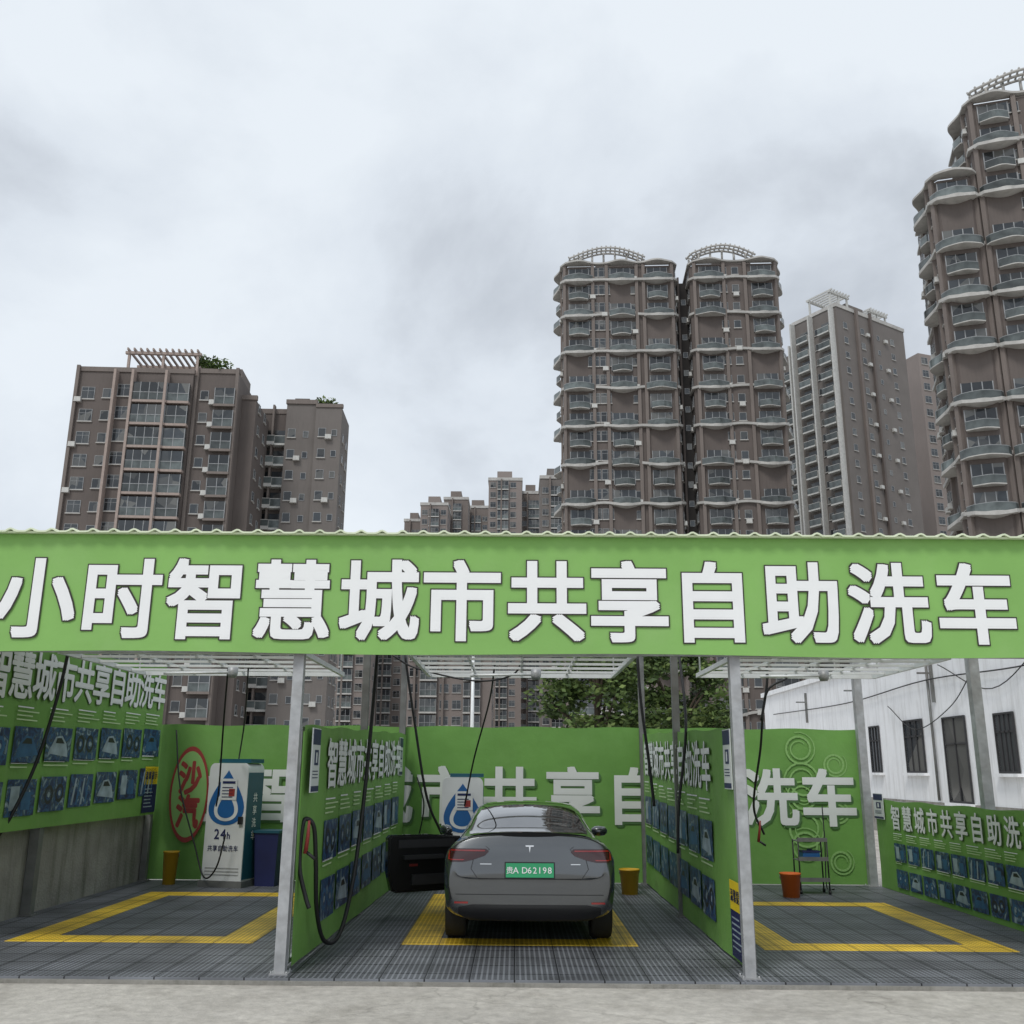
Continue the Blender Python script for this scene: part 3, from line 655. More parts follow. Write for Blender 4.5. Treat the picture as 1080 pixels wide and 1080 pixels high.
cm=cut.mesh('cut'); bmx=bmesh.new(); bmx.from_mesh(cm); bmesh.ops.remove_doubles(bmx,verts=bmx.verts[:],dist=1e-4); bmesh.ops.recalc_face_normals(bmx,faces=bmx.faces[:]); bmx.to_mesh(cm); bmx.free()
cob=bpy.data.objects.new('cut',cm); col.objects.link(cob)
bo=tmp.modifiers.new('b','BOOLEAN'); bo.operation='DIFFERENCE'; bo.object=cob; bo.solver='EXACT'
bpy.context.view_layer.update(); dg=bpy.context.evaluated_depsgraph_get()
bod=bpy.data.meshes.new_from_object(tmp.evaluated_get(dg)); bpy.data.objects.remove(tmp); bpy.data.objects.remove(cob)
bod.materials.clear(); bod.materials.append(M['paint']); bod.materials.append(M['blackplastic'])
for p in bod.polygons:
    p.use_smooth=True; c=p.center
    inw=any(abs(c.x)>.5 and math.hypot(c.y-yy,c.z-.34)<.379 for yy in (.93,3.8)) and c.z<.73
    p.material_index=1 if (inw or c.z<.24) else 0
link('body',bod,CAR)
bvh=BVHTree.FromPolygons([v.co[:] for v in bod.vertices],[tuple(p.vertices) for p in bod.polygons])
def patch(name,rows,axis,mt,nu=16,nv=8,off=.004,parent=None):
    rr=[]
    for i in range(len(rows)-1):
        for k in range(nv):
            t=k/nv; rr.append(tuple(rows[i][j]+(rows[i+1][j]-rows[i][j])*t for j in range(3)))
    rr.append(rows[-1]); bm=bmesh.new(); g=[]
    for v,a,b in rr:
        row=[]
        for i in range(nu+1):
            u=a+(b-a)*i/nu
            if axis=='R': o=Vector((u,-1,v)); d=Vector((0,1,0))
            elif axis=='T': o=Vector((u,v,3)); d=Vector((0,0,-1))
            elif axis=='SL': o=Vector((-3,u,v)); d=Vector((1,0,0))
            else: o=Vector((3,u,v)); d=Vector((-1,0,0))
            h=bvh.ray_cast(o,d)
            if h[0] is None: row.append(None); continue
            nn=h[1] if h[1].dot(d)<0 else -h[1]
            row.append(bm.verts.new(h[0]+nn*off))
        g.append(row)
    for j in range(len(g)-1):
        for i in range(nu):
            q=(g[j][i],g[j][i+1],g[j+1][i+1],g[j+1][i])
            if None in q: continue
            f=bm.faces.new(q); f.smooth=True
    me=bpy.data.meshes.new(name); bm.to_mesh(me); bm.free(); me.materials.append(M[mt]); return link(name,me,parent or CAR)
patch('rear_window',[(.47,-.60,.60),(.55,-.655,.655),(1.1,-.61,.61),(1.6,-.57,.57),(2.0,-.56,.56)],'T','carglass',24,8,.004)
patch('roof_glass',[(2.04,-.55,.55),(2.75,-.55,.55)],'T','carglass',20,8,.004)
patch('windscreen',[(2.82,-.52,.52),(3.85,-.62,.62)],'T','carglass',20,12,.004)
for sd in ('SL','SR'):
    patch('side_window',[(.985,.95,2.05),(1.15,1.05,2.05),(1.30,1.55,2.05)],sd,'carglass',14,6,.004)
    patch('side_window',[(.975,2.12,3.45),(1.15,2.12,3.15),(1.30,2.12,2.92)],sd,'carglass',14,6,.004)
patch('door_opening',[(.30,2.2,3.28),(.93,2.15,3.36)],'SL','blackplastic',14,8,.006)
for sx in (-1,1):
    a=patch('tail_light',[(.865,sx*.70,sx*.835),(.885,sx*.60,sx*.85),(.93,sx*.47,sx*.87),(.970,sx*.43,sx*.865),(.995,sx*.46,sx*.82)],'R','taildark',18,5,.007)
    patch('light_strip',[(.880,sx*.70,sx*.82),(.890,sx*.68,sx*.84)],'R','taillight',10,3,.011,parent=a)
    patch('light_strip',[(.968,sx*.47,sx*.83),(.982,sx*.47,sx*.82)],'R','taillight',12,3,.011,parent=a)
    patch('light_strip',[(.885,sx*.835,sx*.852),(.972,sx*.83,sx*.847)],'R','taillight',2,5,.011,parent=a)
    patch('reflector',[(.46,sx*.64,sx*.78),(.478,sx*.64,sx*.78)],'R','taillight',8,2,.008)
    patch('trunk_seam',[(1.02,sx*.46,sx*.467),(.99,sx*.42,sx*.427),(.90,sx*.585,sx*.592),(.80,sx*.61,sx*.617),(.705,sx*.54,sx*.547)],'R','blackplastic',2,5,.004)
    patch('bumper_side_vent',[(.50,sx*.81,sx*.825),(.62,sx*.84,sx*.852)],'R','blackplastic',2,5,.005)
patch('trunk_seam',[(.698,-.54,.54),(.707,-.54,.54)],'R','blackplastic',24,1,.004)
patch('bumper_diffuser',[(.285,-.62,.62),(.36,-.74,.74),(.42,-.74,.74),(.45,-.60,.60)],'R','blackplastic',24,5,.010)
patch('bumper_crease_shade',[(.545,-.77,.77),(.552,-.77,.77)],'R','blackplastic',24,1,.003)  # dark strip painted as the shade line of a bumper crease
m=MB(); k=m.mi('blackplastic'); A=[]
for i in range(25):
    x=-.66+1.32*i/24; e=1-(x/.68)**4*.6
    yb=.062+.10*(x/.66)**2
    h=bvh.ray_cast(Vector((x,yb+.09,3)),Vector((0,0,-1)))[0]; zt=h.z
    A.append([m.bm.verts.new(q) for q in ((x,yb-.015,zt+.024*e),(x,yb+.005,zt-.012),(x,yb+.09,zt+.001),(x,yb+.05,zt+.016*e))])
for i in range(24):
    for j in range(4):
        f=m.bm.faces.new((A[i][j],A[i][(j+1)%4],A[i+1][(j+1)%4],A[i+1][j])); f.smooth=False
m.bm.faces.new(A[0]); m.bm.faces.new(A[-1][::-1]); m.build('spoiler',CAR)
hy=min(bvh.ray_cast(Vector((0,-1,z)),Vector((0,1,0)))[0].y for z in (.73,.80,.86))
m=MB(); m.box(-.25,.25,0,.012,-.07,.07,'plategreen')
pl=m.build('number_plate',CAR,Matrix.Translation((0,hy-.030,.79))@Matrix.Rotation(R(-6),4,'X'))
xs=[-.208,-.145,-.052,-.001,.053,.104,.155,.208]
lettering('plate_lettering',[(c,x,0,.088 if i else .076) for i,(c,x) in enumerate(zip('贵AD62198',xs))],-.0055,'letter',.008,pl)
m=MB(); m.box(-.262,.262,.0125,.03,-.082,.082,'blackplastic'); m.build('plate_frame',pl)
hy=bvh.ray_cast(Vector((0,-1,1.0)),Vector((0,1,0)))[0].y
m=MB()
m.face([(-.045,0,.035),(.045,0,.035),(.040,0,.018),(.010,0,.018),(0,0,-.045),(-.010,0,.018),(-.040,0,.018)],'chrome')
m.build('rear_emblem',CAR,Matrix.Translation((0,hy-.014,1.0))@Matrix.Rotation(R(-20),4,'X'))
patch('model_badge',[(.842,-.52,-.40),(.850,-.52,-.40)],'R','chrome',2,1,.006)
patch('model_badge',[(.842,.43,.53),(.850,.43,.53)],'R','chrome',2,1,.006)
def wheel(x,y):
    rt=empty('wheel',(x,y,.335),0); rt.parent=CAR; s=1 if x>0 else -1
    X=Matrix.Rotation(R(90)*s,4,'Y')
    m=MB(); m.lathe([(.23,-.105),(.315,-.115),(.332,-.09),(.335,0),(.332,.09),(.315,.115),(.23,.105)],'tyre',40,X); m.build('tyre',rt)
    m=MB(); m.lathe([(.232,-.1),(.22,-.08),(.22,.09),(.235,.108)],'rim',40,X)
    m.lathe([(0,.07),(.06,.07),(.07,.05),(.21,.05)],'blackplastic',30,X)
    for k in range(5):
        Y=X@Matrix.Rotation(k*2*math.pi/5,4,'Z'); m.box(.03,.225,-.03,.03,.06,.10,'rim',Y)
    m.build('rim',rt)
for x,y in ((-.80,.93),(.80,.93),(-.80,3.80),(.80,3.80)): wheel(x,y)
m=MB(); m.box(-.62,.62,.9,3.9,.17,.30,'blackplastic'); m.build('underbody',CAR)
m=MB(); m.lathe([(0,-.10),(.05,-.095),(.075,-.05),(.08,0),(.07,.06),(.04,.09),(0,.1)],'paint',16,Matrix.Translation((1.0,3.22,1.0))@Matrix.Rotation(R(90),4,'Y')@Matrix.Diagonal((.85,.9,1.1,1))); 
m.box(.86,.94,3.2,3.26,.93,.97,'blackplastic'); m.build('wing_mirror',CAR)
DR=empty('front_door',(-.90,3.15,0),R(180+32)); DR.parent=CAR
DR['label']='open left front door of the car'
m=MB()
prof=[(.02,.28),(.0,.60),(.02,.93),(.5,.965),(1.05,.965),(1.09,.93),(1.08,.5),(1.02,.28),(.96,.25),(.1,.25)]
m.prism(prof,-.045,.03,'paint'); m.build('door_shell',DR)
m=MB(); prof2=[(x*.95+.03,z*.93+.045) for x,z in prof]; m.prism(prof2,.031,.05,'blackplastic'); m.box(.3,.88,.051,.12,.66,.71,'doorgrey'); m.box(.15,.75,.051,.085,.34,.47,'doorgrey'); m.box(.12,.95,.051,.06,.80,.90,'doorgrey'); m.build('door_trim',DR)
m=MB(); m.box(.66,.78,.0512,.057,.57,.60,'red'); m.build('door_light',DR)
m=MB(); m.lathe([(0,-.10),(.05,-.095),(.075,-.05),(.08,0),(.07,.06),(.04,.09),(0,.1)],'paint',16,Matrix.Translation((.14,-.15,1.0))@Matrix.Rotation(R(90),4,'X')@Matrix.Diagonal((.85,.9,1.1,1))); m.box(.10,.18,-.08,-.03,.92,.96,'blackplastic'); m.build('wing_mirror',DR)
# ---------------------------------------------------------------- buildings
SH=2.92
def winmesh(w,h,fr='frame',panes=2,sill=True,t=.06,proud=.07):
    m=MB(); m.box(-w/2,w/2,-proud*.45,0,0,h,'glass')
    for a,b in ((-w/2-t,-w/2+.001),(w/2-.001,w/2+t)): m.box(a,b,-proud,0,-t,h+t,fr)
    m.box(-w/2+.002,w/2-.002,-proud,0,-t,0.001,fr); m.box(-w/2+.002,w/2-.002,-proud,0,h-.001,h+t,fr)
    for i in range(1,panes): x=-w/2+w*i/panes; m.box(x-t*.4,x+t*.4,-proud*.8,-proud*.45,0.002,h-.002,fr)
    if h>1.3: m.box(-w/2+.003,w/2-.003,-proud*.78,-proud*.45,h*.68,h*.68+t*.7,fr)
    if sill: m.box(-w/2-.15,w/2+.15,-proud*2.4,-.001,-t-.12,-t-.002,'ledge')
    me=m.mesh('window'); me['ctr']=(0,0,h/2); return me
def acmesh():
    m=MB(); m.box(-.4,.4,-.45,-.06,0,.58,'ac'); m.box(-.45,.45,-.5,0,-.06,-.001,'ledge'); me=m.mesh('air_conditioner'); return me
def glazed_balcony(w,h,d,slab='pink'):
    m=MB(); m.box(-w/2-.1,w/2+.1,-d-.08,0,-.32,-.02,slab)
    m.box(-w/2,w/2,-d,0,-.018,.95,'railglass'); m.box(-w/2+.03,w/2-.03,-d+.03,0,.96,h,'glass')
    n=max(2,int(w/1.0))
    for i in range(n+1):
        x=-w/2+w*i/n; m.box(x-.04,x+.04,-d-.03,-d+.029,-.01,h,'frame')
    m.box(-w/2-.01,w/2+.01,-d-.04,-d+.04,.93,1.01,'frame')
    me=m.mesh('balcony'); me['ctr']=(0,-d,1); return me
def open_balcony(w,d,edge='ledge',rise=.25):
    m=MB(); m.box(-w/2,w/2,-d,0,-.22,0,edge); m.box(-w/2,w/2,-d,-d+.06,.001,rise,edge)
    m.box(-w/2+.02,w/2-.02,-d+.01,-d+.05,rise+.001,1.05,'railglass'); m.box(-w/2,w/2,-d,-d+.06,1.051,1.12,edge)
    for x in (-w/2,w/2-.06): m.box(x,x+.06,-d+.061,0,.001,1.1,edge)
    m.box(-w/2+.2,w/2-.2,-.04,-.001,.05,2.2,'glass'); me=m.mesh('balcony'); me['ctr']=(0,-d,1); return me
def T(x,y,z,rz=0): return Matrix.Translation((x,y,z))@Matrix.Rotation(rz,4,'Z')
W15=winmesh(1.5,1.45); W10=winmesh(.9,1.1,panes=1); W06=winmesh(.6,.8,panes=1,sill=False); 
AC=acmesh()
def same(me,order):
    old=[m.name for m in me.materials]; new=[M[k] for k in order]; names=[m.name for m in new]
    mp_={i:names.index(nm) for i,nm in enumerate(old)}
    idx=[mp_[p.material_index] for p in me.polygons]
    me.materials.clear()
    for m_ in new: me.materials.append(m_)
    me.polygons.foreach_set('material_index',idx); return me
WO=['glass','frame','ledge']; BO=['pink','railglass','glass','frame','ledge','ac','brown2']
for q in (W15,W10,W06): same(q,WO)
GB4=same(glazed_balcony(4.2,2.3,.9),BO); GB3=same(glazed_balcony(2.6,2.3,.7),BO); GBW=same(glazed_balcony(2.4,2.1,.6,'brown2'),BO)
OB3=same(open_balcony(3.0,1.3),BO); OBW=same(open_balcony(2.5,1.1,'ac',.05),BO); GBF=same(glazed_balcony(3.0,2.3,.8,'ledge'),BO)
def pergola(m,x0,x1,y0,y1,z0,z1,mt,n=9):
    for x in (x0,x1-.3):
        for y in (y0,y1-.3): m.box(x,x+.3,y,y+.3,z0,z1-.35,mt)
    xm=(x0+x1)/2
    m.box(xm-.15,xm+.15,y0,y0+.3,z0,z1-.35,mt)
    m.box(x0-.3,x1+.3,y0-.1,y0+.3,z1-.35,z1-.01,mt); m.box(x0-.3,x1+.3,y1-.3,y1+.1,z1-.35,z1-.01,mt)
    for i in range(n): x=x0+(x1-x0-.2)*i/(n-1); m.box(x,x+.18,y0-.5,y1+.5,z1,z1+.3,mt)
LB=empty('apartment_building',(-47,111,0),R(3),'brown apartment block at far left with rooftop pergola and glazed balconies','building')
def lx(px,Y=111): return (px-545)/8.9+47
segs=[('A',lx(58),lx(104),1.2,49.5),('B',lx(104),lx(188),0,49.0),('C',lx(188),lx(236),.9,49.5),('D',lx(236),lx(252),3.2,47)]
for nm,a,b,yf,h in segs:
    m=MB(); m.box(a,b-.004,yf,11+yf*.1,0,h,'brown'); m.box(a-.15,b+.1,yf-.15,yf+.4,h+.003,h+.6,'brown2'); m.build('wall',LB)
win=[];bal=[];acs=[]
for fl in range(16):
    z=fl*SH+.9+1.2; 
    a,b=segs[0][1:3]; win.append((W15,T((a+b)/2-1.0,1.2,z))); win.append((W10,T((a+b)/2+1.3,1.2,z+.2)))
    a,b=segs[1][1:3]; c=(a+b)/2; bal.append((GB4,T(c-.2,0,z-.75))) ; bal.append((GB3,T(b-1.5,0,z-.75))); win.append((W15,T(a+1.2,0,z)))
    a,b=segs[2][1:3]; bal.append((GBW,T(b-1.5,.9,z-.6))); win.append((W10,T(a+1.3,.9,z+.1)))
    acs.append((AC,T(a+2.4,.9,z-.6)))
    for q in (2.6,6): win.append((W10,T(segs[3][2],q+2.5,z,R(90))))
    if fl%2: acs.append((AC,T(segs[0][1]+.5,1.2,z-.5)))
for x in (segs[1][1]+2.4,segs[1][2]-3.0,segs[1][1]+.25):
    m=MB(); m.box(x-.15,x+.15,-1.1,-.002,0,49.0,'pink'); m.build('facade_rib',LB)
for x in (segs[0][1]+.15,segs[2][1]+.25,segs[2][2]-.2):
    m=MB(); m.box(x-.2,x+.2,.5 if x>segs[1][2] else .8,1.2,0,50.2,'brown2'); m.build('facade_rib',LB)
inst_parts(LB,'window',win); inst_parts(LB,'balcony',bal); inst_parts(LB,'air_conditioner',acs)
m=MB(); pergola(m,segs[1][1]+1,segs[1][2]+.3,.4,5,49.0,52.0,'pink',12); m.build('roof_pergola',LB)
m=MB(); m.box(segs[0][1]+1,segs[0][1]+3.5,3,8,49.5,50.5,'brown2'); m.box(segs[2][1]+.5,segs[2][2]-.5,4,9,49.5,51.5,'brown2'); m.build('roof_hut',LB)
def s2(px): return (px-545)/8.0+28
LB2=empty('apartment_building',(-28,124,0),R(2),'narrow brown apartment block just right of the far left block','building')
m=MB(); m.box(s2(252),s2(296),0,9,0,48.5,'brown'); m.box(s2(250),s2(298),-.1,9,48.502,49.2,'brown2'); m.build('wall',LB2)
m=MB(); m.box(s2(296)+.01,s2(328),-1.5,9,0,49.4,'grey_tile'); m.box(s2(296)-.1,s2(328)+.1,-1.7,-1.2,49.402,50.0,'brown2'); m.build('wall',LB2)
m=MB(); m.box(s2(328)+.01,s2(356),-2.0,5,0,48.8,'grey_tile'); m.box(s2(328),s2(357),-2.15,-1.6,48.802,49.3,'brown2'); m.build('wall',LB2)
for a_,b_ in ((262,265),(280,282)):
    m=MB(); m.box(s2(a_),s2(b_),-.9,-.01,0,49.5,'brown2'); m.build('facade_rib',LB2)
win=[];bal=[];acs=[]
for fl in range(16):
    z=fl*SH+.7
    bal.append((OB3,T(s2(272.5),-0,z-.6))); bal.append((OBW,T(s2(290),-0,z-.6)))
    win.append((W10,T(s2(303),-1.5,z+.2))); win.append((W06,T(s2(318),-1.5,z+.2))); win.append((W10,T(s2(336),-2,z+.2))); win.append((W06,T(s2(349),-2,z+.3)))
    if fl%2==0: acs.append((AC,T(s2(310),-1.5,z-.2)))
    if fl%3==0: acs.append((AC,T(s2(343),-2.0,z-.2)))
    for q in (0,3): win.append((W10,T(s2(356),q,z,R(90))))
inst_parts(LB2,'window',win); inst_parts(LB2,'balcony',bal); inst_parts(LB2,'air_conditioner',acs)
m=MB(); m.box(s2(300),s2(316),1,6,49.41,51.2,'grey_tile'); m.build('roof_hut',LB2)
# curvy towers
def densify(pts,step=.35):
    P=[Vector(p) for p in pts]; out=[]
    for a,b in zip(P[:-1],P[1:]):
        n=max(1,int(round((b-a).length/step)))
        for i in range(n): out.append(a.lerp(b,i/n))
    out.append(P[-1]); ss=[0]
    for a,b in zip(out[:-1],out[1:]): ss.append(ss[-1]+(b-a).length)
    nn=[]
    for i in range(len(out)):
        d=(out[min(i+3,len(out)-1)]-out[max(i-3,0)]).normalized(); nn.append(Vector((d.y,-d.x)))
    return out,ss,nn
def wing(root,x0,W,D,floors,fpk,base='brown',crown=True,sides=(True,True)):
    """fpk: balcony centres as distances along the flat front; sides: balcony on the left/right flank"""
    c=.7
    base_pts=[(x0,D),(x0,c),(x0+c,0),(x0+W-c,0),(x0+W,c),(x0+W,D)]
    P,ss,nn=densify(base_pts); Ls=ss[-1]; Hh=floors*SH
    s0=(D-c)+c*1.414-c
    peaks=([D-4.2] if sides[0] else [])+[s0+q for q in fpk]+([Ls-(D-4.2)] if sides[1] else [])
    m=MB(); k=m.mi(base)
    lo=[m.bm.verts.new((p.x,p.y,0)) for p in P]; hi=[m.bm.verts.new((p.x,p.y,Hh)) for p in P]
    for i in range(len(P)-1): m.bm.faces.new((lo[i],lo[i+1],hi[i+1],hi[i]))
    m.bm.faces.new((lo[-1],lo[0],hi[0],hi[-1])); m.bm.faces.new(hi); m.build('wall',root)
    def E(s,pk,amp,sg=1.5,b0=.30): 
        return b0+sum(amp*math.exp(-((s-q)/sg)**2) for q in pk)
    def strip(m,i0,i1,f,z0,z1,mt,inner=0.0,zf=None):
        k=m.mi(mt); rows=[]
        for i in range(i0,i1+1):
            a=P[i]+nn[i]*inner; b=P[i]+nn[i]*f(ss[i]); dz=zf(ss[i]) if zf else 0
            rows.append([m.bm.verts.new(q) for q in ((a.x,a.y,z0+dz),(b.x,b.y,z0+dz),(b.x,b.y,z1+dz),(a.x,a.y,z1+dz))])
        for r,t in zip(rows[:-1],rows[1:]):
            for j in range(4):
                f_=m.bm.faces.new((r[j],r[(j+1)%4],t[(j+1)%4],t[j])); f_.material_index=k
        f_=m.bm.faces.new(rows[0]); f_.material_index=k; f_=m.bm.faces.new(rows[-1][::-1]); f_.material_index=k
    led=[]
    for v in (0,1,2):
        pk=[q for i,q in enumerate(peaks) if v==0 or (i%2==(v-1))] or peaks
        zf=lambda s:.80*(1-min(1,sum(math.exp(-((s-q)/2.1)**2) for q in pk)))-.1
        m=MB(); strip(m,0,len(P)-1,lambda s:E(s,pk,1.25,1.8),-.06,.30,'ledge',zf=zf); lm=m.mesh('ledge'); lm['ctr']=(x0+W/2,0,0)
        for f in range(0,floors-1,2):
            if (0,1,0,2)[(f//2)%4]==v: led.append((lm,T(0,0,(f+1)*SH)))
    inst_parts(root,'ledge',led)
    bals=[]
    for pi,q in enumerate(peaks):
      for big in (0,1):
        hw=2.0 if big else 1.4; amp=1.20 if big else .8
        i0=min(range(len(ss)),key=lambda i:abs(ss[i]-(q-hw))); i1=min(range(len(ss)),key=lambda i:abs(ss[i]-(q+hw)))
        if i1-i0<4: continue
        m=MB(); fn=lambda s:E(s,[q],amp,1.8 if big else 1.3)
        strip(m,i0,i1,fn,.205,.31,'ledge')
        def wall(z0,z1,mt,t):
            k=m.mi(mt)
            rows=[]
            for i in range(i0,i1+1):
                b=P[i]+nn[i]*(fn(ss[i])-.02); a=P[i]+nn[i]*(fn(ss[i])-.02-t)
                rows.append([m.bm.verts.new(v) for v in ((a.x,a.y,z0),(b.x,b.y,z0),(b.x,b.y,z1),(a.x,a.y,z1))])
            for r,t_ in zip(rows[:-1],rows[1:]):
                for j in range(4):
                    f_=m.bm.faces.new((r[j],r[(j+1)%4],t_[(j+1)%4],t_[j])); f_.material_index=k
        wall(.311,1.15,'railglass',.05); wall(1.151,1.21,'frame',.08)
        ip=min(range(len(ss)),key=lambda i:abs(ss[i]-q)); th=math.atan2(nn[ip].x,-nn[ip].y)
        pc=P[ip]
        Xg=T(pc.x+nn[ip].x*.05,pc.y+nn[ip].y*.05,0,th)
        m.box(-1.5,1.5,-.06,-.001,.42,2.55,'glass',Xg)
        for xx in (-1.5,-.5,.5,1.5): m.box(xx-.05,xx+.05,-.1,-.061,.42,2.55,'frame',Xg)
        me=same(m.mesh('balcony'),['ledge','railglass','frame','glass']); me['ctr']=(pc.x,pc.y,1)
        for f in range(floors):
            if (f%2==1)!=bool(big): continue
            if not big and (f//2+pi)%3==2: continue
            bals.append((me,T(0,0,f*SH-.001)))
    wins=[];acl=[]
    s=1.0
    while s<Ls-1:
        near_corner=min(abs(s-(D-c)-.5),abs(s-(Ls-(D-c))+.5))<.8
        if min(abs(s-q) for q in peaks)>1.95 and not near_corner:
            i=min(range(len(ss)),key=lambda i:abs(ss[i]-s)); th=math.atan2(nn[i].x,-nn[i].y)
            for f in range(floors):
                wins.append((W15 if int(s*3)%2 else W10,T(P[i].x,P[i].y,f*SH+1.25,th)))
                if (f*7+int(s*5))%3==0:
                    acl.append((AC,T(P[i].x+nn[i].x*.01,P[i].y+nn[i].y*.01,f*SH+.45,th)))
            s+=1.9
        else: s+=.5
    for q in peaks:
        for dq in (-2.15,2.15):
            if 1<q+dq<Ls-1:
                m=MB(); i=min(range(len(ss)),key=lambda i:abs(ss[i]-(q+dq))); th=math.atan2(nn[i].x,-nn[i].y)
                m.box(-.24,.24,-.38,.1,0,Hh+.25,'brown2',T(P[i].x,P[i].y,0,th)); m.build('pier',root)
    m=MB()
    strip(m,0,len(P)-1,lambda s:E(s,peaks,1.1,1.8),Hh+.3,Hh+.55,'ledge',-.3)
    m.build('roof_ledge',root)
    if crown:
        i0=int(len(P)*.30); i1=int(len(P)*.60)
        m=MB(); fz=lambda i:Hh+1.3+1.1*math.sin(math.pi*(i-i0)/(i1-i0))
        ofn=lambda i,o:o+1.1*math.sin(math.pi*(i-i0)/(i1-i0))
        for off in (.4,-.5,-1.4):
            m.tube([(P[i].x+nn[i].x*ofn(i,off),P[i].y+nn[i].y*ofn(i,off),fz(i)) for i in range(i0,i1+1)],.16,'ledge',6)
        for i in range(i0,i1+1,2):
            a=P[i]+nn[i]*ofn(i,.55); b=P[i]+nn[i]*ofn(i,-1.5)
            m.tube([(a.x,a.y,fz(i)+.2),(b.x,b.y,fz(i)+.25)],.12,'ledge',4)
        for i in range(i0,i1+1,5): m.tube([(P[i].x,P[i].y,Hh+.5),(P[i].x,P[i].y,fz(i))],.16,'ledge',6)
        m.build('roof_pergola',root)
        m=MB(); m.box(x0+W*.3,x0+W*.75,3,D-1,Hh,Hh+2.2,base); m.box(x0+W*.05,x0+W*.28,2,D-2,Hh,Hh+1.2,base); m.tube([(x0+W*.6,5,Hh+2.2),(x0+W*.6,5,Hh+4.2)],.06,'galv',5); m.build('roof_hut',root)
    return bals,wins,acl
def curvy(loc,rz,label,wings,D,grp=None):
    root=empty('apartment_tower',loc,rz,label,'tower',grp)
    B=[];Wn=[];A=[]
    for (x0,W,fl,peaks,cr_,sd) in wings:
        b,w_,a=wing(root,x0,W,D,fl,peaks,crown=cr_,sides=sd); B+=b; Wn+=w_; A+=a
    inst_parts(root,'balcony',B); inst_parts(root,'window',Wn); inst_parts(root,'air_conditioner',A)
    return root
ct=curvy((6.8,133,0),R(-3),'tall brown twin tower with wavy balcony bands in the middle right',[(0,17.0,26,[2.4,8.8,14.2],True,(True,False)),(19.2,13.0,26,[2.8,10.4],True,(False,True))],11)
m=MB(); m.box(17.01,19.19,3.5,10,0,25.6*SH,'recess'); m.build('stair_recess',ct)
m=MB(); m.box(17.6,17.9,3.2,3.499,0,25.9*SH,'brown'); m.build('facade_rib',ct)
wl=[(W06,T(18.5,3.5,f*SH+1)) for f in range(25)]; inst_parts(ct,'window',wl)
rt_=curvy((45.0,93,0),R(-16),'tallest brown tower with wavy balcony bands at the right edge',[(0,4.5,22,[2.2],False,(True,False)),(4.6,17,25,[2.4,8.8,14.4],True,(True,False)),(21.8,17,26,[2.4,8.8,14.4],True,(False,True))],12)
MT=empty('apartment_tower',(57.6,160,0),R(33),'slimmer grey brown tower with white balconies between the two wavy towers','tower')
fl=29; Hm=fl*SH+1.8
m=MB(); m.box(0,19.5,0,10,0,Hm-3,'grey_tile'); m.box(-.15,19.65,-.15,10.1,Hm-2.998,Hm-2.3,'ledge'); m.build('wall',MT)
m=MB(); m.box(.8,15,10.01,24,0,Hm-8,'grey_tile'); m.build('wall',MT)
for a_ in ((-1.25,-.01,.5,.8),(-1.25,-.01,5.3,5.6),(-1.25,-.01,9.5,9.8),(-.9,.79,10.5,10.8),(-.7,.79,14.6,14.9),(-.7,.79,18.4,18.7)):
    m=MB(); m.box(a_[0],a_[1],a_[2],a_[3],0,Hm-3 if a_[2]<10 else Hm-7,'ac'); m.build('facade_rib',MT)
for a_ in ((5,5.6,'brown2'),(9,9.5,'brown')):
    m=MB(); m.box(a_[0],a_[1],-.5,-.01,0,Hm-2,a_[2]); m.build('facade_rib',MT)
win=[];bal=[];acs=[]
for f in range(fl-1):
    z=f*SH+.7
    for x in (2.2,7.0,11.5,15.6): win.append((W10 if x!=11.5 else W06,T(x,0,z+.2)))
    bal.append((OBW,T(-.0,2.4,z-.6,R(-90)))); win.append((W10,T(0,4.5,z,R(-90)))); bal.append((OBW,T(-.0,7.3,z-.6,R(-90))))
    if f<fl-3:
        bal.append((OBW,T(.8,12.6,z-.6,R(-90)))); win.append((W15,T(.8,16.6,z,R(-90)))); bal.append((OBW,T(.8,21.2,z-.6,R(-90))))
    if f%2: acs.append((AC,T(8.2,0,z))); acs.append((AC,T(13.4,0,z)))
inst_parts(MT,'balcony',bal); inst_parts(MT,'window',win); inst_parts(MT,'air_conditioner',acs)
m=MB(); pergola(m,0,5,1,6,Hm-2.3,Hm+.6,'ac',7); pergola(m,11,16,1,6,Hm-2.3,Hm-.2,'ac',7); m.box(5.5,10.5,2,8,Hm-2.3,Hm,'grey_tile'); m.build('roof_pergola',MT)
MT2=empty('apartment_tower',(85,190,0),R(20),'pale distant tower glimpsed left of the tallest tower','tower')
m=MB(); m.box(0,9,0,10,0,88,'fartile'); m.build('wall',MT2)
win=[];bal=[]
for f in range(30):
    for x in (1.5,4.4): win.append((W15,T(x,0,f*SH+1)))
    bal.append((OBW,T(7,0,f*SH+.2)))
inst_parts(MT2,'window',win); inst_parts(MT2,'balcony',bal)
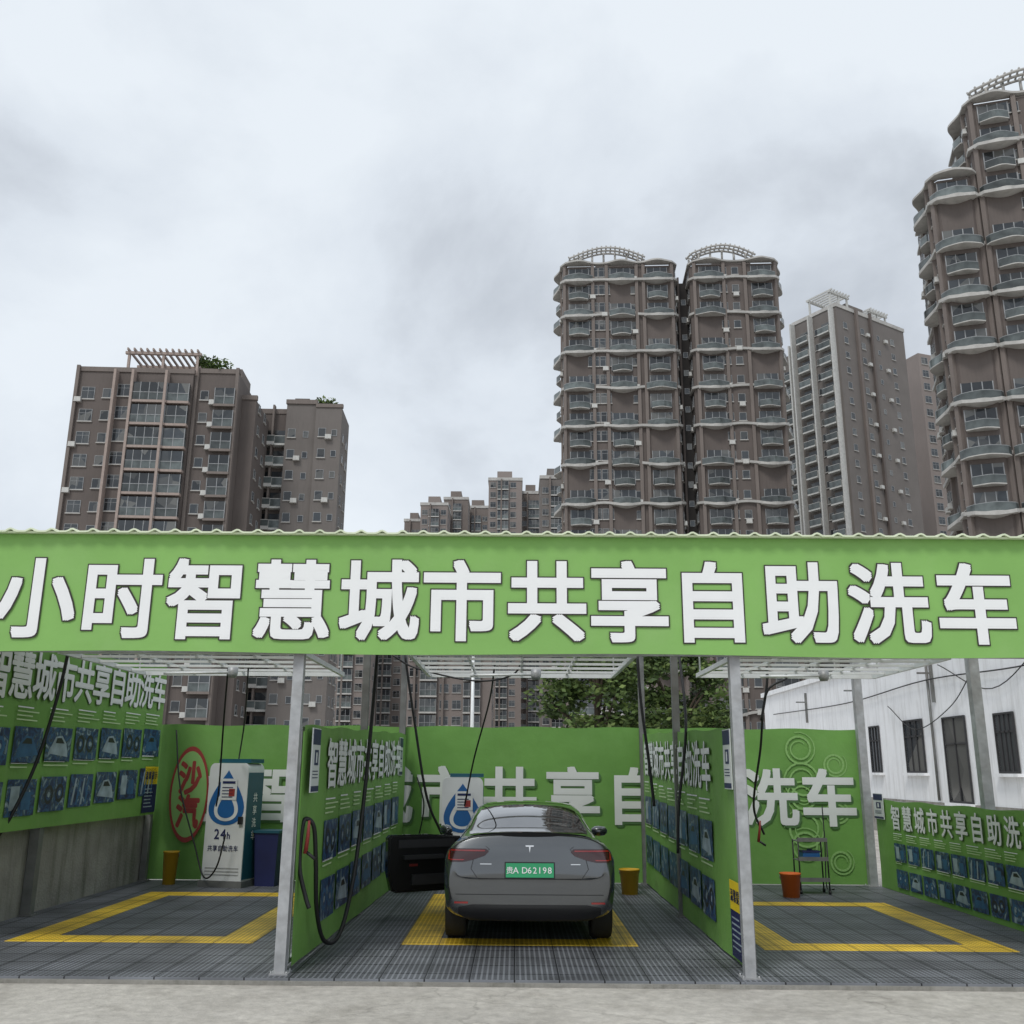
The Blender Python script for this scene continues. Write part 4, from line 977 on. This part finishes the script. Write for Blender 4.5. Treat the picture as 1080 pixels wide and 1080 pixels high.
def far(px0,px1,topy,Y,lab,tile='fartile',rz=0,hut=True):
    a=at(px0,620,Y); b=at(px1,620,Y); top=at((px0+px1)/2,topy,Y).z
    rt=empty('apartment_building',(a.x,Y,0),rz,lab,'building','distant apartment blocks')
    W=b.x-a.x; n=int(top/SH)
    m=MB(); m.box(0,W,0,14,0,top,tile); m.box(-.2,W+.2,-.2,14.2,top+.01,top+.9,'ledge'); m.build('wall',rt)
    nb=max(1,int(W/5))
    for i in range(nb):
        m=MB(); x=W*(i+.5)/nb; m.box(x-1.3,x-.9,-.9,-.01,0,top+.3,'brown2'); m.build('facade_rib',rt)
    if hut:
        m=MB(); m.box(W*.25,W*.7,2,9,top+.9,top+3.4,tile); m.build('roof_hut',rt)
    win=[];bal=[]
    for f in range(n):
        x=1.3; i=0
        while x<W-1.0:
            if i%3==1 and x+1.6<W: bal.append((GBF,T(x+.5,0,f*SH+.3))); x+=3.4
            else: win.append((W15,T(x,0,f*SH+.9))); x+=2.3
            i+=1
        for q in (3,7.5): win.append((W10,T(W,q,f*SH+.9,R(90))))
    inst_parts(rt,'window',win); inst_parts(rt,'balcony',bal)
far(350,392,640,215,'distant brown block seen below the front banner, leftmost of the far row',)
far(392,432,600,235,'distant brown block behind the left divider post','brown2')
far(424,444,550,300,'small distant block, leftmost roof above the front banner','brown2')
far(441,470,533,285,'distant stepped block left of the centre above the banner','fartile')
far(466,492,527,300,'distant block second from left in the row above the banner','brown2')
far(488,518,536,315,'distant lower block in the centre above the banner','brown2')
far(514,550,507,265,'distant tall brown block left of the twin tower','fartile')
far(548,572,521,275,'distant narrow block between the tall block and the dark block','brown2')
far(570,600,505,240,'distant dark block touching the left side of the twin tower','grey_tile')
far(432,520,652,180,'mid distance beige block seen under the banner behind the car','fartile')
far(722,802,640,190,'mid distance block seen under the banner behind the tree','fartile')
# ---------------------------------------------------------------- white low building at right
WB=empty('white_building',(12.0,17.5,0),0,'low white plastered building with dark windows at right','building')
m=MB(); m.box(0,10,0,30,1.05,5.3,'plaster'); m.build('wall',WB)
m=MB(); m.box(-.05,10,-.05,30.05,0,1.047,'concrete'); m.build('plinth',WB)
m=MB(); m.box(-.12,10.1,-.12,30.1,5.303,5.5,'plaster'); m.build('parapet',WB)
def wopen(y0,y1,z0,z1,name,bars=3):
    m=MB(); m.box(-.02,.12,y0,y1,z0,z1,'glass'); wn=m.build(name,WB)
    m=MB(); t=.05
    m.box(-.06,-.021,y0-t,y0,z0-t,z1+t,'darkwood'); m.box(-.06,-.021,y1,y1+t,z0-t,z1+t,'darkwood'); m.box(-.06,-.021,y0,y1,z1,z1+t,'darkwood'); m.box(-.06,-.021,y0,y1,z0-t,z0,'darkwood')
    for i in range(1,bars): y=y0+(y1-y0)*i/bars; m.box(-.05,-.022,y-.02,y+.02,z0,z1,'darkwood')
    m.box(-.05,-.022,y0,y1,z0+(z1-z0)*.68,z0+(z1-z0)*.68+.04,'darkwood')
    m.build('frame',wn)
    m=MB(); m.box(-.16,-.001,y0-.15,y1+.15,z0-t-.08,z0-t-.003,'plaster') ; m.build('sill',wn)
O=17.5
wopen(29.2-O,30.5-O,1.9,3.35,'window'); wopen(26.4-O,27.7-O,1.12,3.3,'door',2); wopen(23.8-O,24.7-O,1.9,3.25,'window',4)
wopen(32.7-O,33.5-O,1.9,3.3,'window'); wopen(37-O,37.9-O,1.9,3.25,'window'); wopen(41-O,42-O,1.9,3.25,'window'); wopen(20-O,21.1-O,1.9,3.25,'window',4)
m=MB()
m.tube([(-.06,8.9+2,1.1),(-.06,8.9+2,5.25)],.04,'galvdark',6); m.build('drain_pipe',WB)
for pts,r_ in (([(-.1,.5,4.6),(-.1,5,4.3),(-.1,11,4.45),(-.1,18,4.25),(-.1,28,4.4)],.02),([(-.1,8,4.4),(-.1,9.5,3.6),(-.1,12,3.1),(-.1,14,3.9)],.015),([(-.1,4,4.9),(-.1,7,3.9),(-.1,10,4.8)],.015)):
    m=MB(); m.tube(smooth(pts,8),r_,'rubber',5); m.build('wall_cable',WB)
for yy in (5,10.6,17,23):
    m=MB(); m.box(-.09,-.001,yy,yy+.05,3.8,5.0,'galvdark'); m.box(-.45,-.091,yy,yy+.05,4.6,4.65,'galvdark'); m.build('wall_bracket',WB)
p=at(499,700,42); rt=empty('street_lamp',(p.x,42,0),0,'slim white street lamp pole behind the back banner','street lamp')
m=MB(); m.tube([(0,0,0),(0,0,7.2)],[.09,.06],'whitesteel',10); m.build('pole',rt); m=MB(); m.tube([(0,0,7.1),(.5,0,7.5),(1.0,0,7.55)],.035,'whitesteel',8); m.build('arm',rt); m=MB(); m.box(.8,1.3,-.1,.1,7.5,7.58,'whitesteel'); m.build('lamp_head',rt)
# ---------------------------------------------------------------- trees
def leaves(m,c,rad,n,size,mats=('leaf','leafd','leafl')):
    for _ in range(n):
        v=Vector((random.gauss(0,1),random.gauss(0,1),random.gauss(0,1))); v=v.normalized()*random.random()**.45
        p=Vector(c)+Vector((v.x*rad[0],v.y*rad[1],v.z*rad[2]))
        a=Vector((random.uniform(-1,1),random.uniform(-1,1),random.uniform(-.5,.5))).normalized(); b=a.cross(Vector((random.uniform(-1,1),random.uniform(-1,1),random.uniform(-1,1)))).normalized()
        s=size*random.uniform(.6,1.3); mt=mats[0] if random.random()<.5 else (mats[1] if v.z<.1 or random.random()<.3 else mats[2])
        m.face([p-a*s,p-b*s*.5,p+a*s,p+b*s*.5],mt)
def tree(loc,h,r,lab,n=80,clear=.3):
    rt=empty('tree',loc,0,lab,'tree','trees behind the back banner')
    m=MB(); m.tube(smooth([(0,0,0),(.1,0,h*.25),(-.05,.05,h*.5),(0,0,h*.85)],5),[.2-.16*i/15 for i in range(16)],'bark',8)
    cs=[]
    for i in range(n):
        t=random.random(); a=random.uniform(0,2*math.pi); z=h*(clear+(1-clear)*t); rr=r*math.sin(math.pi*min(1,.18+.82*t))**.6*random.uniform(.3,1)
        cs.append((math.cos(a)*rr,math.sin(a)*rr,z))
    for c in cs[:16]:
        z0=c[2]*.6; m.tube(smooth([(0,0,z0),(c[0]*.5,c[1]*.5,z0+(c[2]-z0)*.6),c],4),[.06,.055,.05,.045,.04,.035,.03,.02,.012],'bark',5)
    m.build('trunk',rt)
    m=MB()
    for c in cs: q=random.uniform(.4,.75); leaves(m,c,(q,q,q*.6),130,.095)
    m.build('crown',rt)
tree((2.3,27,0),6.2,1.6,'bushy green tree seen under the banner right of centre')
tree((4.7,29,0),6.0,1.6,'green tree just left of the white building')
def shrub(loc,r,lab):
    rt=empty('rooftop_shrub',loc,0,lab,'shrub','shrubs growing on the rooftops')
    m=MB()
    for i in range(10): leaves(m,(random.uniform(-r,r),random.uniform(-.5,.5),random.uniform(.2,1.3)),(.9,.9,.7),70,.24)
    m.build('foliage',rt); m=MB(); m.tube([(0,0,-.3),(0,0,.6)],.06,'bark',5); m.build('stem',rt)
p=at(228,384,113); shrub((p.x,113,50.1),2.0,'green shrub on the roof of the far left block'); p=at(334,414,125); shrub((p.x,124.5,49.2),2.6,'green shrub on the roof of the narrow brown block')
